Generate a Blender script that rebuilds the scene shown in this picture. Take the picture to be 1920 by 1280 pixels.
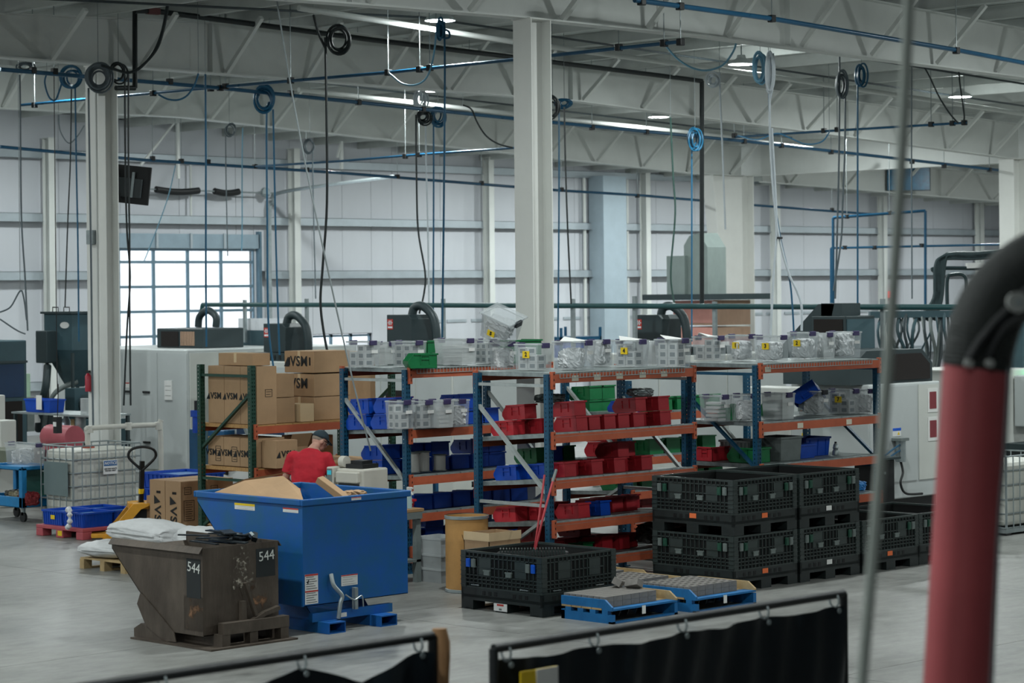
import bpy, bmesh, math, random
from mathutils import Vector, Matrix
random.seed(7)
for o in list(bpy.data.objects): bpy.data.objects.remove(o)
SC = bpy.context.scene
COL = SC.collection
PI = math.pi
# ------------------------------------------------------------------ camera
# world X runs along the racks (receding right), world Y across the bays (receding left); the camera looks along the diagonal
CAM_H, F_PX, ROLL, Q2 = 3.45, 4533.0, 0.0101, 2 ** .5
cam_d = bpy.data.cameras.new('camera'); cam = bpy.data.objects.new('camera', cam_d); COL.objects.link(cam)
cam.location = (0, 0, CAM_H)
fw = Vector((1, 1, 0)).normalized(); rt = Vector((1, -1, 0)).normalized(); up = Vector((0, 0, 1))
c_, s_ = math.cos(ROLL), math.sin(ROLL)
# the horizon climbs slightly to the right: picture right = rt*c + ... verticals lean right going down
cam_x = (rt * c_ - up * s_).normalized()
cam_y = (up * c_ + rt * s_).normalized()
mw = Matrix.Identity(4)
for i in range(3):
    mw[i][0] = cam_x[i]; mw[i][1] = cam_y[i]; mw[i][2] = -fw[i]
mw.translation = cam.location
cam.matrix_world = mw
cam_d.lens = 85.0; cam_d.sensor_width = 36.0; cam_d.shift_y = -100.0 / 1920.0
cam_d.clip_end = 400
cam_d.dof.use_dof = True; cam_d.dof.focus_distance = 26.5; cam_d.dof.aperture_fstop = 3.3
SC.camera = cam
# ------------------------------------------------------------------ world, exposure
w = bpy.data.worlds.new('world'); SC.world = w; w.use_nodes = True
bg = w.node_tree.nodes['Background']; bg.inputs[0].default_value = (.86, .93, 1.0, 1); bg.inputs[1].default_value = 1.9
SC.view_settings.view_transform = 'Standard'; SC.view_settings.look = 'None'
SC.view_settings.gamma = 1.0; SC.view_settings.exposure = 0.0; SC.view_settings.use_curve_mapping = False
SC.cycles.use_denoising = True; SC.cycles.use_adaptive_sampling = True; SC.cycles.adaptive_threshold = .035; SC.cycles.max_bounces = 6; SC.cycles.diffuse_bounces = 3; SC.cycles.glossy_bounces = 3
SC.cycles.transmission_bounces = 4; SC.cycles.transparent_max_bounces = 12; SC.cycles.sample_clamp_indirect = 4.0
SC.cycles.caustics_reflective = False; SC.cycles.caustics_refractive = False
LAMP_W = 230.0

def P(px, py, z=None, d=None, u=None, v=None):
    "survey: the place in the hall that a sight line meets, on a level z, at a distance d, or on a plane X=u / Y=v"
    dx, dy = px - 960.0, py - 540.0
    cr, sr = math.cos(ROLL), math.sin(ROLL); a = (dx * cr - dy * sr) / F_PX; b = (dx * sr + dy * cr) / F_PX
    if z is not None: t = (CAM_H - z) / b
    elif d is not None: t = d
    elif u is not None: t = u * Q2 / (1 + a)
    else: t = v * Q2 / (1 - a)
    return Vector((t * (1 + a) / Q2, t * (1 - a) / Q2, CAM_H - b * t))
def DEP(p): return (p[0] + p[1]) / Q2

# ------------------------------------------------------------------ materials
def lin(h):
    if isinstance(h, str):
        h = h.lstrip('#'); r = [int(h[i:i + 2], 16) / 255 for i in (0, 2, 4)]
    else: r = list(h)
    return [(x / 12.92 if x <= .04045 else ((x + .055) / 1.055) ** 2.4) for x in r]
MATS = {}
def mat(name, col, rough=.6, metal=0.0, var=.12, scale=3.0, bump=0.0, bscale=40.0, col2=None, alpha=1.0, spec=.4, stretch=None, sheen=0, emit=0):
    if name in MATS: return MATS[name]
    m = bpy.data.materials.new(name); m.use_nodes = True; nt = m.node_tree; N = nt.nodes; L = nt.links
    b = N['Principled BSDF']; out = N['Material Output']
    c = lin(col)
    b.inputs['Roughness'].default_value = rough; b.inputs['Metallic'].default_value = metal
    b.inputs['Specular IOR Level'].default_value = spec
    if var or bump:
        tc = N.new('ShaderNodeTexCoord'); mp = N.new('ShaderNodeMapping'); L.new(tc.outputs['Object'], mp.inputs['Vector'])
        if stretch: mp.inputs['Scale'].default_value = stretch
    if var:
        nz = N.new('ShaderNodeTexNoise'); nz.inputs['Scale'].default_value = scale; nz.inputs['Detail'].default_value = 6; nz.inputs['Roughness'].default_value = .65
        L.new(mp.outputs[0], nz.inputs['Vector'])
        rp = N.new('ShaderNodeValToRGB'); rp.color_ramp.elements[0].position = .3; rp.color_ramp.elements[1].position = .72
        c2 = lin(col2) if col2 else [x * (1 - var * 1.6) for x in c]
        c1 = c if col2 else [min(1, x * (1 + var)) for x in c]
        rp.color_ramp.elements[0].color = (*c2, 1); rp.color_ramp.elements[1].color = (*c1, 1)
        L.new(nz.outputs['Fac'], rp.inputs[0]); L.new(rp.outputs[0], b.inputs['Base Color'])
        mr = N.new('ShaderNodeMapRange'); mr.inputs['To Min'].default_value = max(.05, rough - .1); mr.inputs['To Max'].default_value = min(1, rough + .12)
        L.new(nz.outputs['Fac'], mr.inputs[0]); L.new(mr.outputs[0], b.inputs['Roughness'])
    else: b.inputs['Base Color'].default_value = (*c, 1)
    if bump:
        n2 = N.new('ShaderNodeTexNoise'); n2.inputs['Scale'].default_value = bscale; n2.inputs['Detail'].default_value = 4
        L.new(mp.outputs[0], n2.inputs['Vector'])
        bp = N.new('ShaderNodeBump'); bp.inputs['Strength'].default_value = bump; bp.inputs['Distance'].default_value = .02
        L.new(n2.outputs['Fac'], bp.inputs['Height']); L.new(bp.outputs[0], b.inputs['Normal'])
    if emit:
        b.inputs['Emission Color'].default_value = (*c, 1); b.inputs['Emission Strength'].default_value = emit
    if alpha < 1:
        tr = N.new('ShaderNodeBsdfTransparent'); mx = N.new('ShaderNodeMixShader'); mx.inputs[0].default_value = alpha
        L.new(tr.outputs[0], mx.inputs[1]); L.new(b.outputs[0], mx.inputs[2]); L.new(mx.outputs[0], out.inputs['Surface'])
    MATS[name] = m
    return m

# ------------------------------------------------------------------ mesh helpers
class MB:
    def __init__(s): s.v = []; s.f = []
    def add(s, vs, fs):
        k = len(s.v); s.v += [tuple(p) for p in vs]; s.f += [tuple(i + k for i in f) for f in fs]; return s
    def box(s, x0, x1, y0, y1, z0, z1):
        return s.add([(x0, y0, z0), (x1, y0, z0), (x1, y1, z0), (x0, y1, z0), (x0, y0, z1), (x1, y0, z1), (x1, y1, z1), (x0, y1, z1)],
                     [(3, 2, 1, 0), (4, 5, 6, 7), (0, 1, 5, 4), (1, 2, 6, 5), (2, 3, 7, 6), (3, 0, 4, 7)])
    def obox(s, c, sz, M=None):
        "box centred at c, sizes sz, turned by the 3x3 matrix M"
        hx, hy, hz = [q / 2 for q in sz]; c = Vector(c)
        vs = [Vector(p) for p in ((-hx, -hy, -hz), (hx, -hy, -hz), (hx, hy, -hz), (-hx, hy, -hz), (-hx, -hy, hz), (hx, -hy, hz), (hx, hy, hz), (-hx, hy, hz))]
        if M is not None: vs = [M @ p for p in vs]
        return s.add([p + c for p in vs], [(3, 2, 1, 0), (4, 5, 6, 7), (0, 1, 5, 4), (1, 2, 6, 5), (2, 3, 7, 6), (3, 0, 4, 7)])
    def bar(s, a, b, w, h=None, upv=(0, 0, 1)):
        "rectangular bar from a to b"
        a, b = Vector(a), Vector(b); d = (b - a); L = d.length; d.normalize(); h = h or w
        x = d.cross(Vector(upv))
        if x.length < 1e-4: x = d.cross(Vector((1, 0, 0)))
        x.normalize(); y = x.cross(d)
        vs = [p + x * i * w / 2 + y * j * h / 2 for p in (a, b) for i, j in ((-1, -1), (1, -1), (1, 1), (-1, 1))]
        return s.add(vs, [(3, 2, 1, 0), (4, 5, 6, 7), (0, 1, 5, 4), (1, 2, 6, 5), (2, 3, 7, 6), (3, 0, 4, 7)])
    def tube(s, pts, r, n=8, closed=False, caps=True):
        pts = [Vector(p) for p in pts]; m = len(pts)
        rad = r if isinstance(r, (list, tuple)) else [r] * m
        vs = []; ref = None
        for i, p in enumerate(pts):
            if closed: t = pts[(i + 1) % m] - pts[i - 1]
            else: t = pts[min(i + 1, m - 1)] - pts[max(i - 1, 0)]
            if t.length < 1e-9: t = Vector((0, 0, 1))
            t.normalize()
            if ref is None:
                ref = Vector((0, 0, 1)) if abs(t.z) < .9 else Vector((1, 0, 0))
            x = (ref - t * ref.dot(t))
            if x.length < 1e-6: x = t.orthogonal()
            x.normalize(); ref = x; y = t.cross(x)
            vs += [p + (x * math.cos(2 * PI * k / n) + y * math.sin(2 * PI * k / n)) * rad[i] for k in range(n)]
        fs = []
        for i in range(m if closed else m - 1):
            j = (i + 1) % m
            fs += [(i * n + k, i * n + (k + 1) % n, j * n + (k + 1) % n, j * n + k) for k in range(n)]
        if caps and not closed: fs += [tuple(range(n))[::-1], tuple((m - 1) * n + k for k in range(n))]
        return s.add(vs, fs)
    def cyl(s, a, b, r, r2=None, n=16): return s.tube([a, b], [r, r if r2 is None else r2], n)
    def lathe(s, prof, c=(0, 0, 0), n=24):
        "profile of (radius, z) turned about the vertical through c"
        c = Vector(c); vs = []
        for r, z in prof: vs += [(c.x + r * math.cos(2 * PI * k / n), c.y + r * math.sin(2 * PI * k / n), c.z + z) for k in range(n)]
        fs = [(i * n + k, i * n + (k + 1) % n, (i + 1) * n + (k + 1) % n, (i + 1) * n + k) for i in range(len(prof) - 1) for k in range(n)]
        return s.add(vs, fs)
    def prism(s, poly, axis, a0, a1):
        "2-d outline pushed along an axis: axis 0 -> outline in (y,z), 1 -> (x,z), 2 -> (x,y)"
        n = len(poly)
        def mk(p, a): return ((a, p[0], p[1]), (p[0], a, p[1]), (p[0], p[1], a))[axis]
        vs = [mk(p, a0) for p in poly] + [mk(p, a1) for p in poly]
        fs = [tuple(range(n))[::-1], tuple(range(n, 2 * n))] + [(i, (i + 1) % n, n + (i + 1) % n, n + i) for i in range(n)]
        return s.add(vs, fs)
    def sheet(s, P4, th, nrm):
        "thin plate from a 4-point outline, thickness th along -nrm"
        nrm = Vector(nrm).normalized() * th; A = [Vector(p) for p in P4]; n = len(A)
        vs = A + [p - nrm for p in A]
        return s.add(vs, [tuple(range(n)), tuple(range(n, 2 * n))[::-1]] + [(i, n + i, n + (i + 1) % n, (i + 1) % n) for i in range(n)])
    def mesh(s, name, m=None, smooth=False):
        me = bpy.data.meshes.new(name); me.from_pydata(s.v, [], s.f); me.validate()
        bm = bmesh.new(); bm.from_mesh(me); bmesh.ops.recalc_face_normals(bm, faces=bm.faces); bm.to_mesh(me); bm.free()
        if m: me.materials.append(m)
        if smooth: me.polygons.foreach_set('use_smooth', [True] * len(me.polygons)); me.set_sharp_from_angle(angle=math.radians(40))
        return me
    def build(s, name, m, parent=None, smooth=False, bevel=0, loc=None, rz=None):
        o = bpy.data.objects.new(name, s.mesh(name, m, smooth)); COL.objects.link(o)
        if parent is not None: o.parent = parent
        if loc is not None: o.location = loc
        if rz: o.rotation_euler.z = rz
        if bevel:
            md = o.modifiers.new('bevel', 'BEVEL'); md.width = bevel; md.segments = 2; md.limit_method = 'ANGLE'; md.angle_limit = .6
        return o
def obj(name, me, parent=None, loc=None, rot=None):
    o = bpy.data.objects.new(name, me); COL.objects.link(o)
    if parent is not None: o.parent = parent
    if loc is not None: o.location = loc
    if rot is not None: o.rotation_euler = rot
    return o
def tag(o, label=None, cat=None, group=None, kind=None):
    if label: o['label'] = label
    if cat: o['category'] = cat
    if group: o['group'] = group
    if kind: o['kind'] = kind
    return o
def T(name, label, cat, loc=(0, 0, 0), rz=0, group=None):
    o = bpy.data.objects.new(name, None); COL.objects.link(o); o.location = loc; o.rotation_euler = (0, 0, rz); o.empty_display_size = .1
    return tag(o, label, cat, group)
def S(o): o['kind'] = 'structure'; return o
def dup(root, loc, label=None, group=None, rz=None, rot=None, scale=None):
    kids = {}
    for ch in CH.get(root.name) or [c for c in bpy.data.objects if c.parent == root]: kids[ch.name] = ch
    CH[root.name] = list(kids.values())
    r = root.copy(); COL.objects.link(r); r.location = loc
    if rz is not None: r.rotation_euler = (0, 0, rz)
    if rot is not None: r.rotation_euler = rot
    if scale is not None: r.scale = scale
    if label: r['label'] = label
    if group: r['group'] = group
    for ch in kids.values():
        c = ch.copy(); COL.objects.link(c); c.parent = r
        sub = CH.get(ch.name)
        if sub is None: sub = CH[ch.name] = [x for x in bpy.data.objects if x.parent == ch]
        for g in sub: d = g.copy(); COL.objects.link(d); d.parent = c
    return r
CH = {}
def curve_pts(pts, n=10):
    "smooth line through points (Catmull-Rom)"
    pts = [Vector(p) for p in pts]; out = []
    for i in range(len(pts) - 1):
        p0 = pts[max(i - 1, 0)]; p1 = pts[i]; p2 = pts[i + 1]; p3 = pts[min(i + 2, len(pts) - 1)]
        for k in range(n):
            t = k / n
            out.append(.5 * ((2 * p1) + (p2 - p0) * t + (2 * p0 - 5 * p1 + 4 * p2 - p3) * t * t + (3 * p1 - p0 - 3 * p2 + p3) * t ** 3))
    out.append(pts[-1]); return out
TXT = {}
def text_mesh(body, size, m, bold=0.0, align='CENTER', shear=0, triangle=False, thick=.001):
    key = (body, size, m.name, bold, align, triangle)
    if key in TXT: return TXT[key]
    cu = bpy.data.curves.new('lettering', 'FONT'); cu.body = body; cu.size = size; cu.align_x = align; cu.align_y = 'CENTER'
    cu.offset = bold; cu.extrude = thick; cu.shear = shear; cu.resolution_u = 2; cu.space_character = 1.0 + bold / size * 3
    o = bpy.data.objects.new('tmp', cu); COL.objects.link(o)
    dg = bpy.context.evaluated_depsgraph_get(); me = bpy.data.meshes.new_from_object(o.evaluated_get(dg))
    bpy.data.objects.remove(o)
    if triangle:   # a solid slanted triangle stands for the first letter
        xs = [q.co.x for q in me.vertices]; x0 = min(xs) - size * .06; h = size * .36; y0 = -h
        bm = bmesh.new(); bm.from_mesh(me)
        for zz in (thick,):
            a = [bm.verts.new(p) for p in ((x0 - size * .62, y0, zz), (x0, y0, zz), (x0 - size * .16, h, zz))]
            bm.faces.new(a)
        bm.to_mesh(me); bm.free()
    me.name = 'lettering'; me.materials.clear(); me.materials.append(m); TXT[key] = me
    return me
# faces of an upright object: rotation that lays text (drawn in XY) on a vertical face
def face_rot(nrm):
    "euler for text seen from the side nrm: '-x', '-y'"
    return {'-y': (PI / 2, 0, 0), '-x': (PI / 2, 0, -PI / 2), '+z': (0, 0, 0), '+x': (PI / 2, 0, PI / 2), '+y': (PI / 2, 0, PI)}[nrm]
# ================================================================== the hall
V1, BAY = 22.2, 9.14
V2, V3, VW = V1 + BAY, V1 + 2 * BAY, V1 + 3 * BAY
m_white = mat('painted_steel_white', '#d8dad6', .45, var=.05, scale=.7)
m_offw = mat('painted_steel_grey_white', '#cfd3d0', .5, var=.06, scale=.8)
m_wall = mat('wall_vinyl_facing', '#c3c7cd', .55, var=.05, scale=.35, stretch=(1, 1, .25))
m_girt = mat('girt_galvanised', '#aab4ba', .45, .3, var=.07, scale=2)
m_roof = mat('roof_insulation', '#bcc2c0', .8, var=.06, scale=.6)
m_purl = mat('purlin_paint', '#b9bebb', .5, var=.06)
m_dark = mat('dark_teal_metal', '#2b3d40', .5, .2, var=.15)
m_black = mat('black_plastic', '#16191b', .5, var=.15)
m_bpipe = mat('blue_air_pipe', '#164c6b', .3, .1, var=.08)
m_blackpipe = mat('black_iron_pipe', '#1c2324', .5, .3, var=.1)
m_tealpipe = mat('teal_gas_pipe', '#1f4a4c', .45, .1, var=.1)
m_steel = mat('galvanised_steel', '#9aa4a6', .4, .6, var=.12, scale=8)
m_cable = mat('grey_cable', '#3c464a', .6, var=.1)
m_lamp = mat('lamp_lens', '#ffffff', .5, var=0, emit=30)
m_lampbody = mat('lamp_housing', '#c0c6c6', .35, .3, var=.05)
# concrete floor with sawn joints
def floor_mat():
    m = bpy.data.materials.new('polished_concrete'); m.use_nodes = True; nt = m.node_tree; N = nt.nodes; L = nt.links; b = N['Principled BSDF']
    tc = N.new('ShaderNodeNewGeometry')
    def noise(sc, det, rough, stretch=None):
        n = N.new('ShaderNodeTexNoise'); n.inputs['Scale'].default_value = sc; n.inputs['Detail'].default_value = det; n.inputs['Roughness'].default_value = rough
        if stretch:
            mp = N.new('ShaderNodeMapping'); mp.inputs['Scale'].default_value = stretch; mp.inputs['Rotation'].default_value = (0, 0, .5)
            L.new(tc.outputs['Position'], mp.inputs[0]); L.new(mp.outputs[0], n.inputs['Vector'])
        else: L.new(tc.outputs['Position'], n.inputs['Vector'])
        return n
    a = noise(.5, 9, .7); c = noise(3.2, 8, .7, (1, 2.2, 1)); d = noise(60, 3, .5)
    mx = N.new('ShaderNodeMath'); mx.operation = 'MULTIPLY_ADD'; mx.inputs[1].default_value = .55
    L.new(c.outputs['Fac'], mx.inputs[0]); 
    ma = N.new('ShaderNodeMath'); ma.operation = 'MULTIPLY'; ma.inputs[1].default_value = .5; L.new(a.outputs['Fac'], ma.inputs[0]); L.new(ma.outputs[0], mx.inputs[2])
    rp = N.new('ShaderNodeValToRGB'); E = rp.color_ramp.elements
    E[0].position = .36; E[0].color = (*lin('#5f605e'), 1); E[1].position = .62; E[1].color = (*lin('#868784'), 1)
    e = rp.color_ramp.elements.new(.5); e.color = (*lin('#777875'), 1)
    L.new(mx.outputs[0], rp.inputs[0]); L.new(rp.outputs[0], b.inputs['Base Color'])
    mr = N.new('ShaderNodeMapRange'); mr.inputs['From Min'].default_value = .3; mr.inputs['From Max'].default_value = .7; mr.inputs['To Min'].default_value = .28; mr.inputs['To Max'].default_value = .52
    L.new(a.outputs['Fac'], mr.inputs[0]); L.new(mr.outputs[0], b.inputs['Roughness'])
    bp = N.new('ShaderNodeBump'); bp.inputs['Strength'].default_value = .06; L.new(d.outputs['Fac'], bp.inputs['Height']); L.new(bp.outputs[0], b.inputs['Normal'])
    return m
m_floor = floor_mat()
m_joint = mat('joint_filler', '#3a3a38', .9, var=.1)
fl = S(MB().box(-12, 90, -12, VW, -.2, -.02).build('floor', m_joint))
GS = 6.1
slab = MB().box(0.004, GS - .004, 0.004, GS - .004, -.02, 0).mesh('slab', m_floor)
for i in range(0, 15):
    for j in range(0, 8): obj('slab', slab, fl, (i * GS - 1.2, j * GS + .85, 0))
# roof line
def roof_z(u): return 8.12 - .036 * abs(u - 26.5)
US = [-12, 26.5, 80]
ceil = S(MB().add([(u, v, roof_z(u) + k) for k in (0, .12) for v in (-12, VW + .3) for u in US],
       [(0, 1, 4, 3), (1, 2, 5, 4), (6, 9, 10, 7), (7, 10, 11, 8), (0, 3, 9, 6), (2, 8, 11, 5)]).build('ceiling', m_roof))
for k in range(0, 47):
    u = 6.5 + 1.55 * k
    z = roof_z(u)
    m = MB().box(u - .004, u + .004, 4, VW, z - .21, z - .005).box(u - .07, u, 4, VW, z - .012, z - .004).box(u, u + .07, 4, VW, z - .215, z - .205)
    m.build('purlin', m_purl, ceil)
# rafters : tapered I-beams along X
def rafter(v, bottom, u0, u1, braces=True, step=1.7, label=''):
    r = S(bpy.data.objects.new('rafter', None)); COL.objects.link(r); r.location = (0, v, 0)
    def zb(u):
        for (a, za), (b, zc) in zip(bottom, bottom[1:]):
            if a <= u <= b: return za + (zc - za) * (u - a) / (b - a)
        return bottom[-1][1] if u > bottom[-1][0] else bottom[0][1]
    br = [b for b, _ in bottom if u0 < b < u1] + [26.5 if u0 < 26.5 < u1 else u0 + .01]
    us = sorted(set([u0, u1] + br))
    web = MB(); bf = MB(); tf = MB()
    for a, b in zip(us, us[1:]):
        web.add([(a, -.006, zb(a)), (b, -.006, zb(b)), (b, -.006, roof_z(b) - .22), (a, -.006, roof_z(a) - .22), (a, .006, zb(a)), (b, .006, zb(b)), (b, .006, roof_z(b) - .22), (a, .006, roof_z(a) - .22)],
                [(0, 1, 2, 3), (7, 6, 5, 4), (0, 4, 5, 1), (3, 2, 6, 7)])
        bf.bar((a, 0, zb(a)), (b, 0, zb(b)), .25, .022); tf.bar((a, 0, roof_z(a) - .225), (b, 0, roof_z(b) - .225), .25, .018)
    web.build('web', m_offw, r); bf.build('bottom_flange', m_offw, r); tf.build('top_flange', m_offw, r)
    u = u0 + .8; k = 0
    while u < u1:
        if k % 5 == 3: MB().box(u - .005, u + .005, -.11, .11, zb(u), roof_z(u) - .23).build('stiffener', m_offw, r)
        if braces:
            MB().bar((u + .3, -.1, zb(u) + .03), (u + .3, -1.0, roof_z(u) - .2), .07, .07).build('flange_brace', m_offw, r)
        u += step; k += 1
    return r
rafter(V1, [(5, 6.75), (18, 6.9), (22, 6.97), (26, 6.97), (34.5, 6.82), (48, 6.33)], 5, 48)
rafter(V2, [(10, 6.95), (20, 7.02), (33, 6.96), (47.6, 6.33)], 10, 48)
rafter(V3, [(10, 7.0), (30.8, 7.08), (47, 6.34), (49, 6.33)], 10, 49)
rafter(V1 - BAY, [(0, 6.9), (22, 6.97), (34, 6.8), (48, 6.33)], 0, 48, False)
rafter(V3 + .1, [(50, 6.2), (66, 5.75), (80, 5.2)], 50, 78, True, 2.4)
# columns (H sections)
def column(u, v, zt, fl=.33, dp=.36, m=None):
    c = S(bpy.data.objects.new('column', None)); COL.objects.link(c); c.location = (u, v, 0)
    for s in (-1, 1): MB().box(s * dp / 2 - .009, s * dp / 2 + .009, -fl / 2, fl / 2, 0, zt).build('flange', m or m_white, c)
    MB().box(-dp / 2 + .009, dp / 2 - .009, -.006, .006, 0, zt).build('web', m or m_white, c)
    MB().box(-dp / 2 - .06, dp / 2 + .06, -fl / 2 - .06, fl / 2 + .06, 0, .025).build('base_plate', m_offw, c)
    MB().box(-dp / 2 - .03, dp / 2 + .03, -fl / 2 - .01, fl / 2 + .01, zt - .02, zt).build('cap_plate', m or m_white, c)
    return c
column(22.62, 22.2, 6.97); cl = column(22.28, V2, 7.0)
MB().cyl((-.19, -.12, 0), (-.19, -.12, 7.0), .018, n=8).build('conduit', m_offw, cl)
MB().box(-.26, -.18, -.08, .08, 4.2, 4.42).build('junction_box', m_steel, cl)
column(47.75, V2, 6.33, .4, .5)
# tapered frame column with one slanted flange
tc_ = S(bpy.data.objects.new('tapered_column', None)); COL.objects.link(tc_); tc_.location = (49.0, V3, 0)
MB().prism([(-.55, 0), (.25, 0), (.25, 6.33), (-1.35, 6.33)], 1, -.008, .008).build('web', m_white, tc_)
MB().bar((-.55, 0, 0), (-1.35, 0, 6.33), .36, .03, (1, 0, 0)).build('slanted_flange', m_white, tc_)
MB().box(.24, .27, -.2, .2, 0, 6.33).build('flange', m_white, tc_)
# jack beam along Y joining the two far columns
jb = S(bpy.data.objects.new('jack_beam', None)); COL.objects.link(jb); jb.location = (49.3, 0, 0)
MB().box(-.01, .01, 24, V3 + .3, 6.34, 7.25).build('web', m_offw, jb)
for z in (6.33, 7.25): MB().box(-.15, .15, 24, V3 + .3, z - .012, z + .012).build('flange', m_offw, jb)
# ---- back wall with door openings
D1 = (35.75, 40.06, 4.52); D2a = P(587, 628, v=VW); D2b = P(698, 628, v=VW); D2 = (D2a.x, D2b.x, D2a.z)
wb = S(bpy.data.objects.new('wall_back', None)); COL.objects.link(wb)
WT = 8.2
wsh = MB()
xs = [-5, D1[0], D1[1], D2[0], D2[1], 90]
wsh.box(xs[0], xs[1], VW + .05, VW + .2, 0, WT).box(xs[2], xs[3], VW + .05, VW + .2, 0, WT).box(xs[4], xs[5], VW + .05, VW + .2, 0, WT)
wsh.box(xs[1], xs[2], VW + .05, VW + .2, D1[2] + .02, WT).box(xs[3], xs[4], VW + .05, VW + .2, D2[2], WT)
wsh.build('wall_core', m_joint, wb)
def wall_panel(a, b, z0, z1): MB().box(a + .006, b - .006, VW, VW + .05, z0, z1).build('panel', m_wall, wb)
x = 23.0
while x < 88:
    b = x + 1.83
    segs = [(x, b, 0)]
    for (d0, d1, dz) in (D1, D2):
        ns = []
        for (a, c, z0) in segs:
            if d1 <= a or d0 >= c: ns.append((a, c, z0)); continue
            if a < d0: ns.append((a, d0, z0))
            if c > d1: ns.append((d1, c, z0))
            ns.append((max(a, d0), min(c, d1), dz + .02))
        segs = ns
    for a, c, z0 in segs: wall_panel(a, c, z0, min(WT, roof_z((a + c) / 2)))
    x = b
S(MB().box(-12.2, 80, -12.2, -12, 0, 8).build('wall_front', m_wall)); S(MB().box(-12.2, -12, -12, VW, 0, 8).build('wall_left', m_wall))
we = S(MB().box(80, 80.2, -12, VW, 0, 7).build('wall_right', m_wall))
WCOL = [26.2, 33.5, 41.2, 48.4, 55.1, 61.4, 67.2, 73.0]
for u in WCOL:
    c = column(u, VW - .3, 7.2, .2, .26, m_offw); c.name = 'wall_column'
    c.rotation_euler.z = PI / 2
girts = [1.2, 3.87, 5.28, 6.82]
for z in girts:
    pts = [23] + WCOL + [80]
    for a, b in zip(pts, pts[1:]):
        if z < 4.9 and not (b < D1[0] or a > D1[1]):
            spans = [(a, D1[0] - .1), (D1[1] + .1, b)]
        else: spans = [(a, b)]
        for c, d in spans:
            if d - c < .3 or (z < 2.3 and not (d < D2[0] or c > D2[1])): continue
            g = S(MB().box(c + .12, d - .12, VW - .2, VW - .19, z - .1, z + .1).box(c + .12, d - .12, VW - .2, VW, z + .09, z + .1).box(c + .12, d - .12, VW - .26, VW - .19, z - .11, z - .1).build('girt', m_girt))
    # eave gas line is built with the pipes
tr = S(bpy.data.objects.new('trim_1', None)); COL.objects.link(tr)
x = 41.3
while x < 78:
    if not (D2[0] - 1 < x < D2[1]): MB().box(x, x + .75, VW - .03, VW, 2.5, 2.58).build('trim_strip', m_girt, tr)
    x += .95
# ---- glazed sectional door
m_frame = mat('door_aluminium', '#6f8a9a', .4, .5, var=.08)
m_glass = mat('door_glass', '#dfe9f2', .15, var=.03, alpha=.12)
dr = S(bpy.data.objects.new('door_1', None)); COL.objects.link(dr); dr.location = (D1[0], VW + .03, 0)
W = D1[1] - D1[0]; SH = .626
zs = [D1[2] - .32] + [D1[2] - .32 - SH * k for k in range(1, 7)] + [0.03]
zs = [D1[2]] + zs
for z in zs: MB().box(0, W, -.03, .03, z - .035, z + .035).build('rail', m_frame, dr)
for k in range(5): MB().box(W * k / 4 - .04, W * k / 4 + .04, -.028, .028, 0, D1[2]).build('stile', m_frame, dr)
for za, zc in zip(zs, zs[1:]):
    for k in range(4): MB().box(W * k / 4 + .04, W * (k + 1) / 4 - .04, -.004, .004, zc + .035, za - .035).build('pane', m_glass, dr)
hd = S(MB().box(D1[0] - .1, D1[1] + .1, VW - .12, VW - .02, D1[2] + .03, D1[2] + .4).build('door_header', mat('header_metal', '#8fa2ae', .4, .3, var=.06)))
for k in range(1, 4): MB().box(D1[0] + W * k / 4 - .03, D1[0] + W * k / 4 + .03, VW - .16, VW - .12, D1[2] + .03, D1[2] + .42).build('header_post', m_girt, hd)
for s, x in ((-1, D1[0] - .12), (1, D1[1] + .12)):
    t = S(MB().box(x - .05, x + .05, VW - .12, VW, 0, 5.0).build('door_jamb', m_frame))
tk = tag(MB().tube(curve_pts([(D1[1] + .3, VW - .3, .1), (D1[1] + .3, VW - .3, 5.2), (D1[1] + .3, VW - .45, 5.75), (D1[1] + .3, VW - .9, 6.02), (D1[1] + .3, VW - 5.2, 6.25)], 8), .05, 6).build('door_track', m_steel), 'curved galvanised track beside the glazed overhead door', 'door track')
sp = T('torsion_spring', 'black torsion spring shaft mounted above the glazed overhead door', 'door spring', (0, VW - .35, 0))
MB().cyl((D1[0] - .2, 0, 6.03), (D1[1] + .5, 0, 6.0), .02, n=8).build('shaft', m_steel, sp)
for a, b in ((.9, 2.25), (2.75, 3.55)):
    MB().tube([(D1[0] + a + (b - a) * i / 8, 0, 6.02 - .05 * math.sin(PI * i / 8)) for i in range(9)], .085, 12).build('spring', m_black, sp)
MB().cyl((D1[1] + .12, -.05, 6.02), (D1[1] + .12, .05, 6.02), .13, n=14).build('drum', m_steel, sp)
dr2 = S(bpy.data.objects.new('door_2', None)); COL.objects.link(dr2); dr2.location = (D2[0], VW + .1, 0)
W2 = D2[1] - D2[0]
for k in range(4): MB().box(W2 * k / 3 - .04, W2 * k / 3 + .04, -.03, .03, 0, D2[2]).build('stile', m_frame, dr2)
for z in (.03, .7, 1.4, D2[2] - .04): MB().box(0, W2, -.03, .03, z - .03, z + .03).build('rail', m_frame, dr2)
for k in range(3):
    for a, b in ((.06, .67), (.73, 1.37), (1.43, D2[2] - .07)): MB().box(W2 * k / 3 + .04, W2 * (k + 1) / 3 - .04, -.004, .004, a, b).build('pane', m_glass, dr2)
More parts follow.
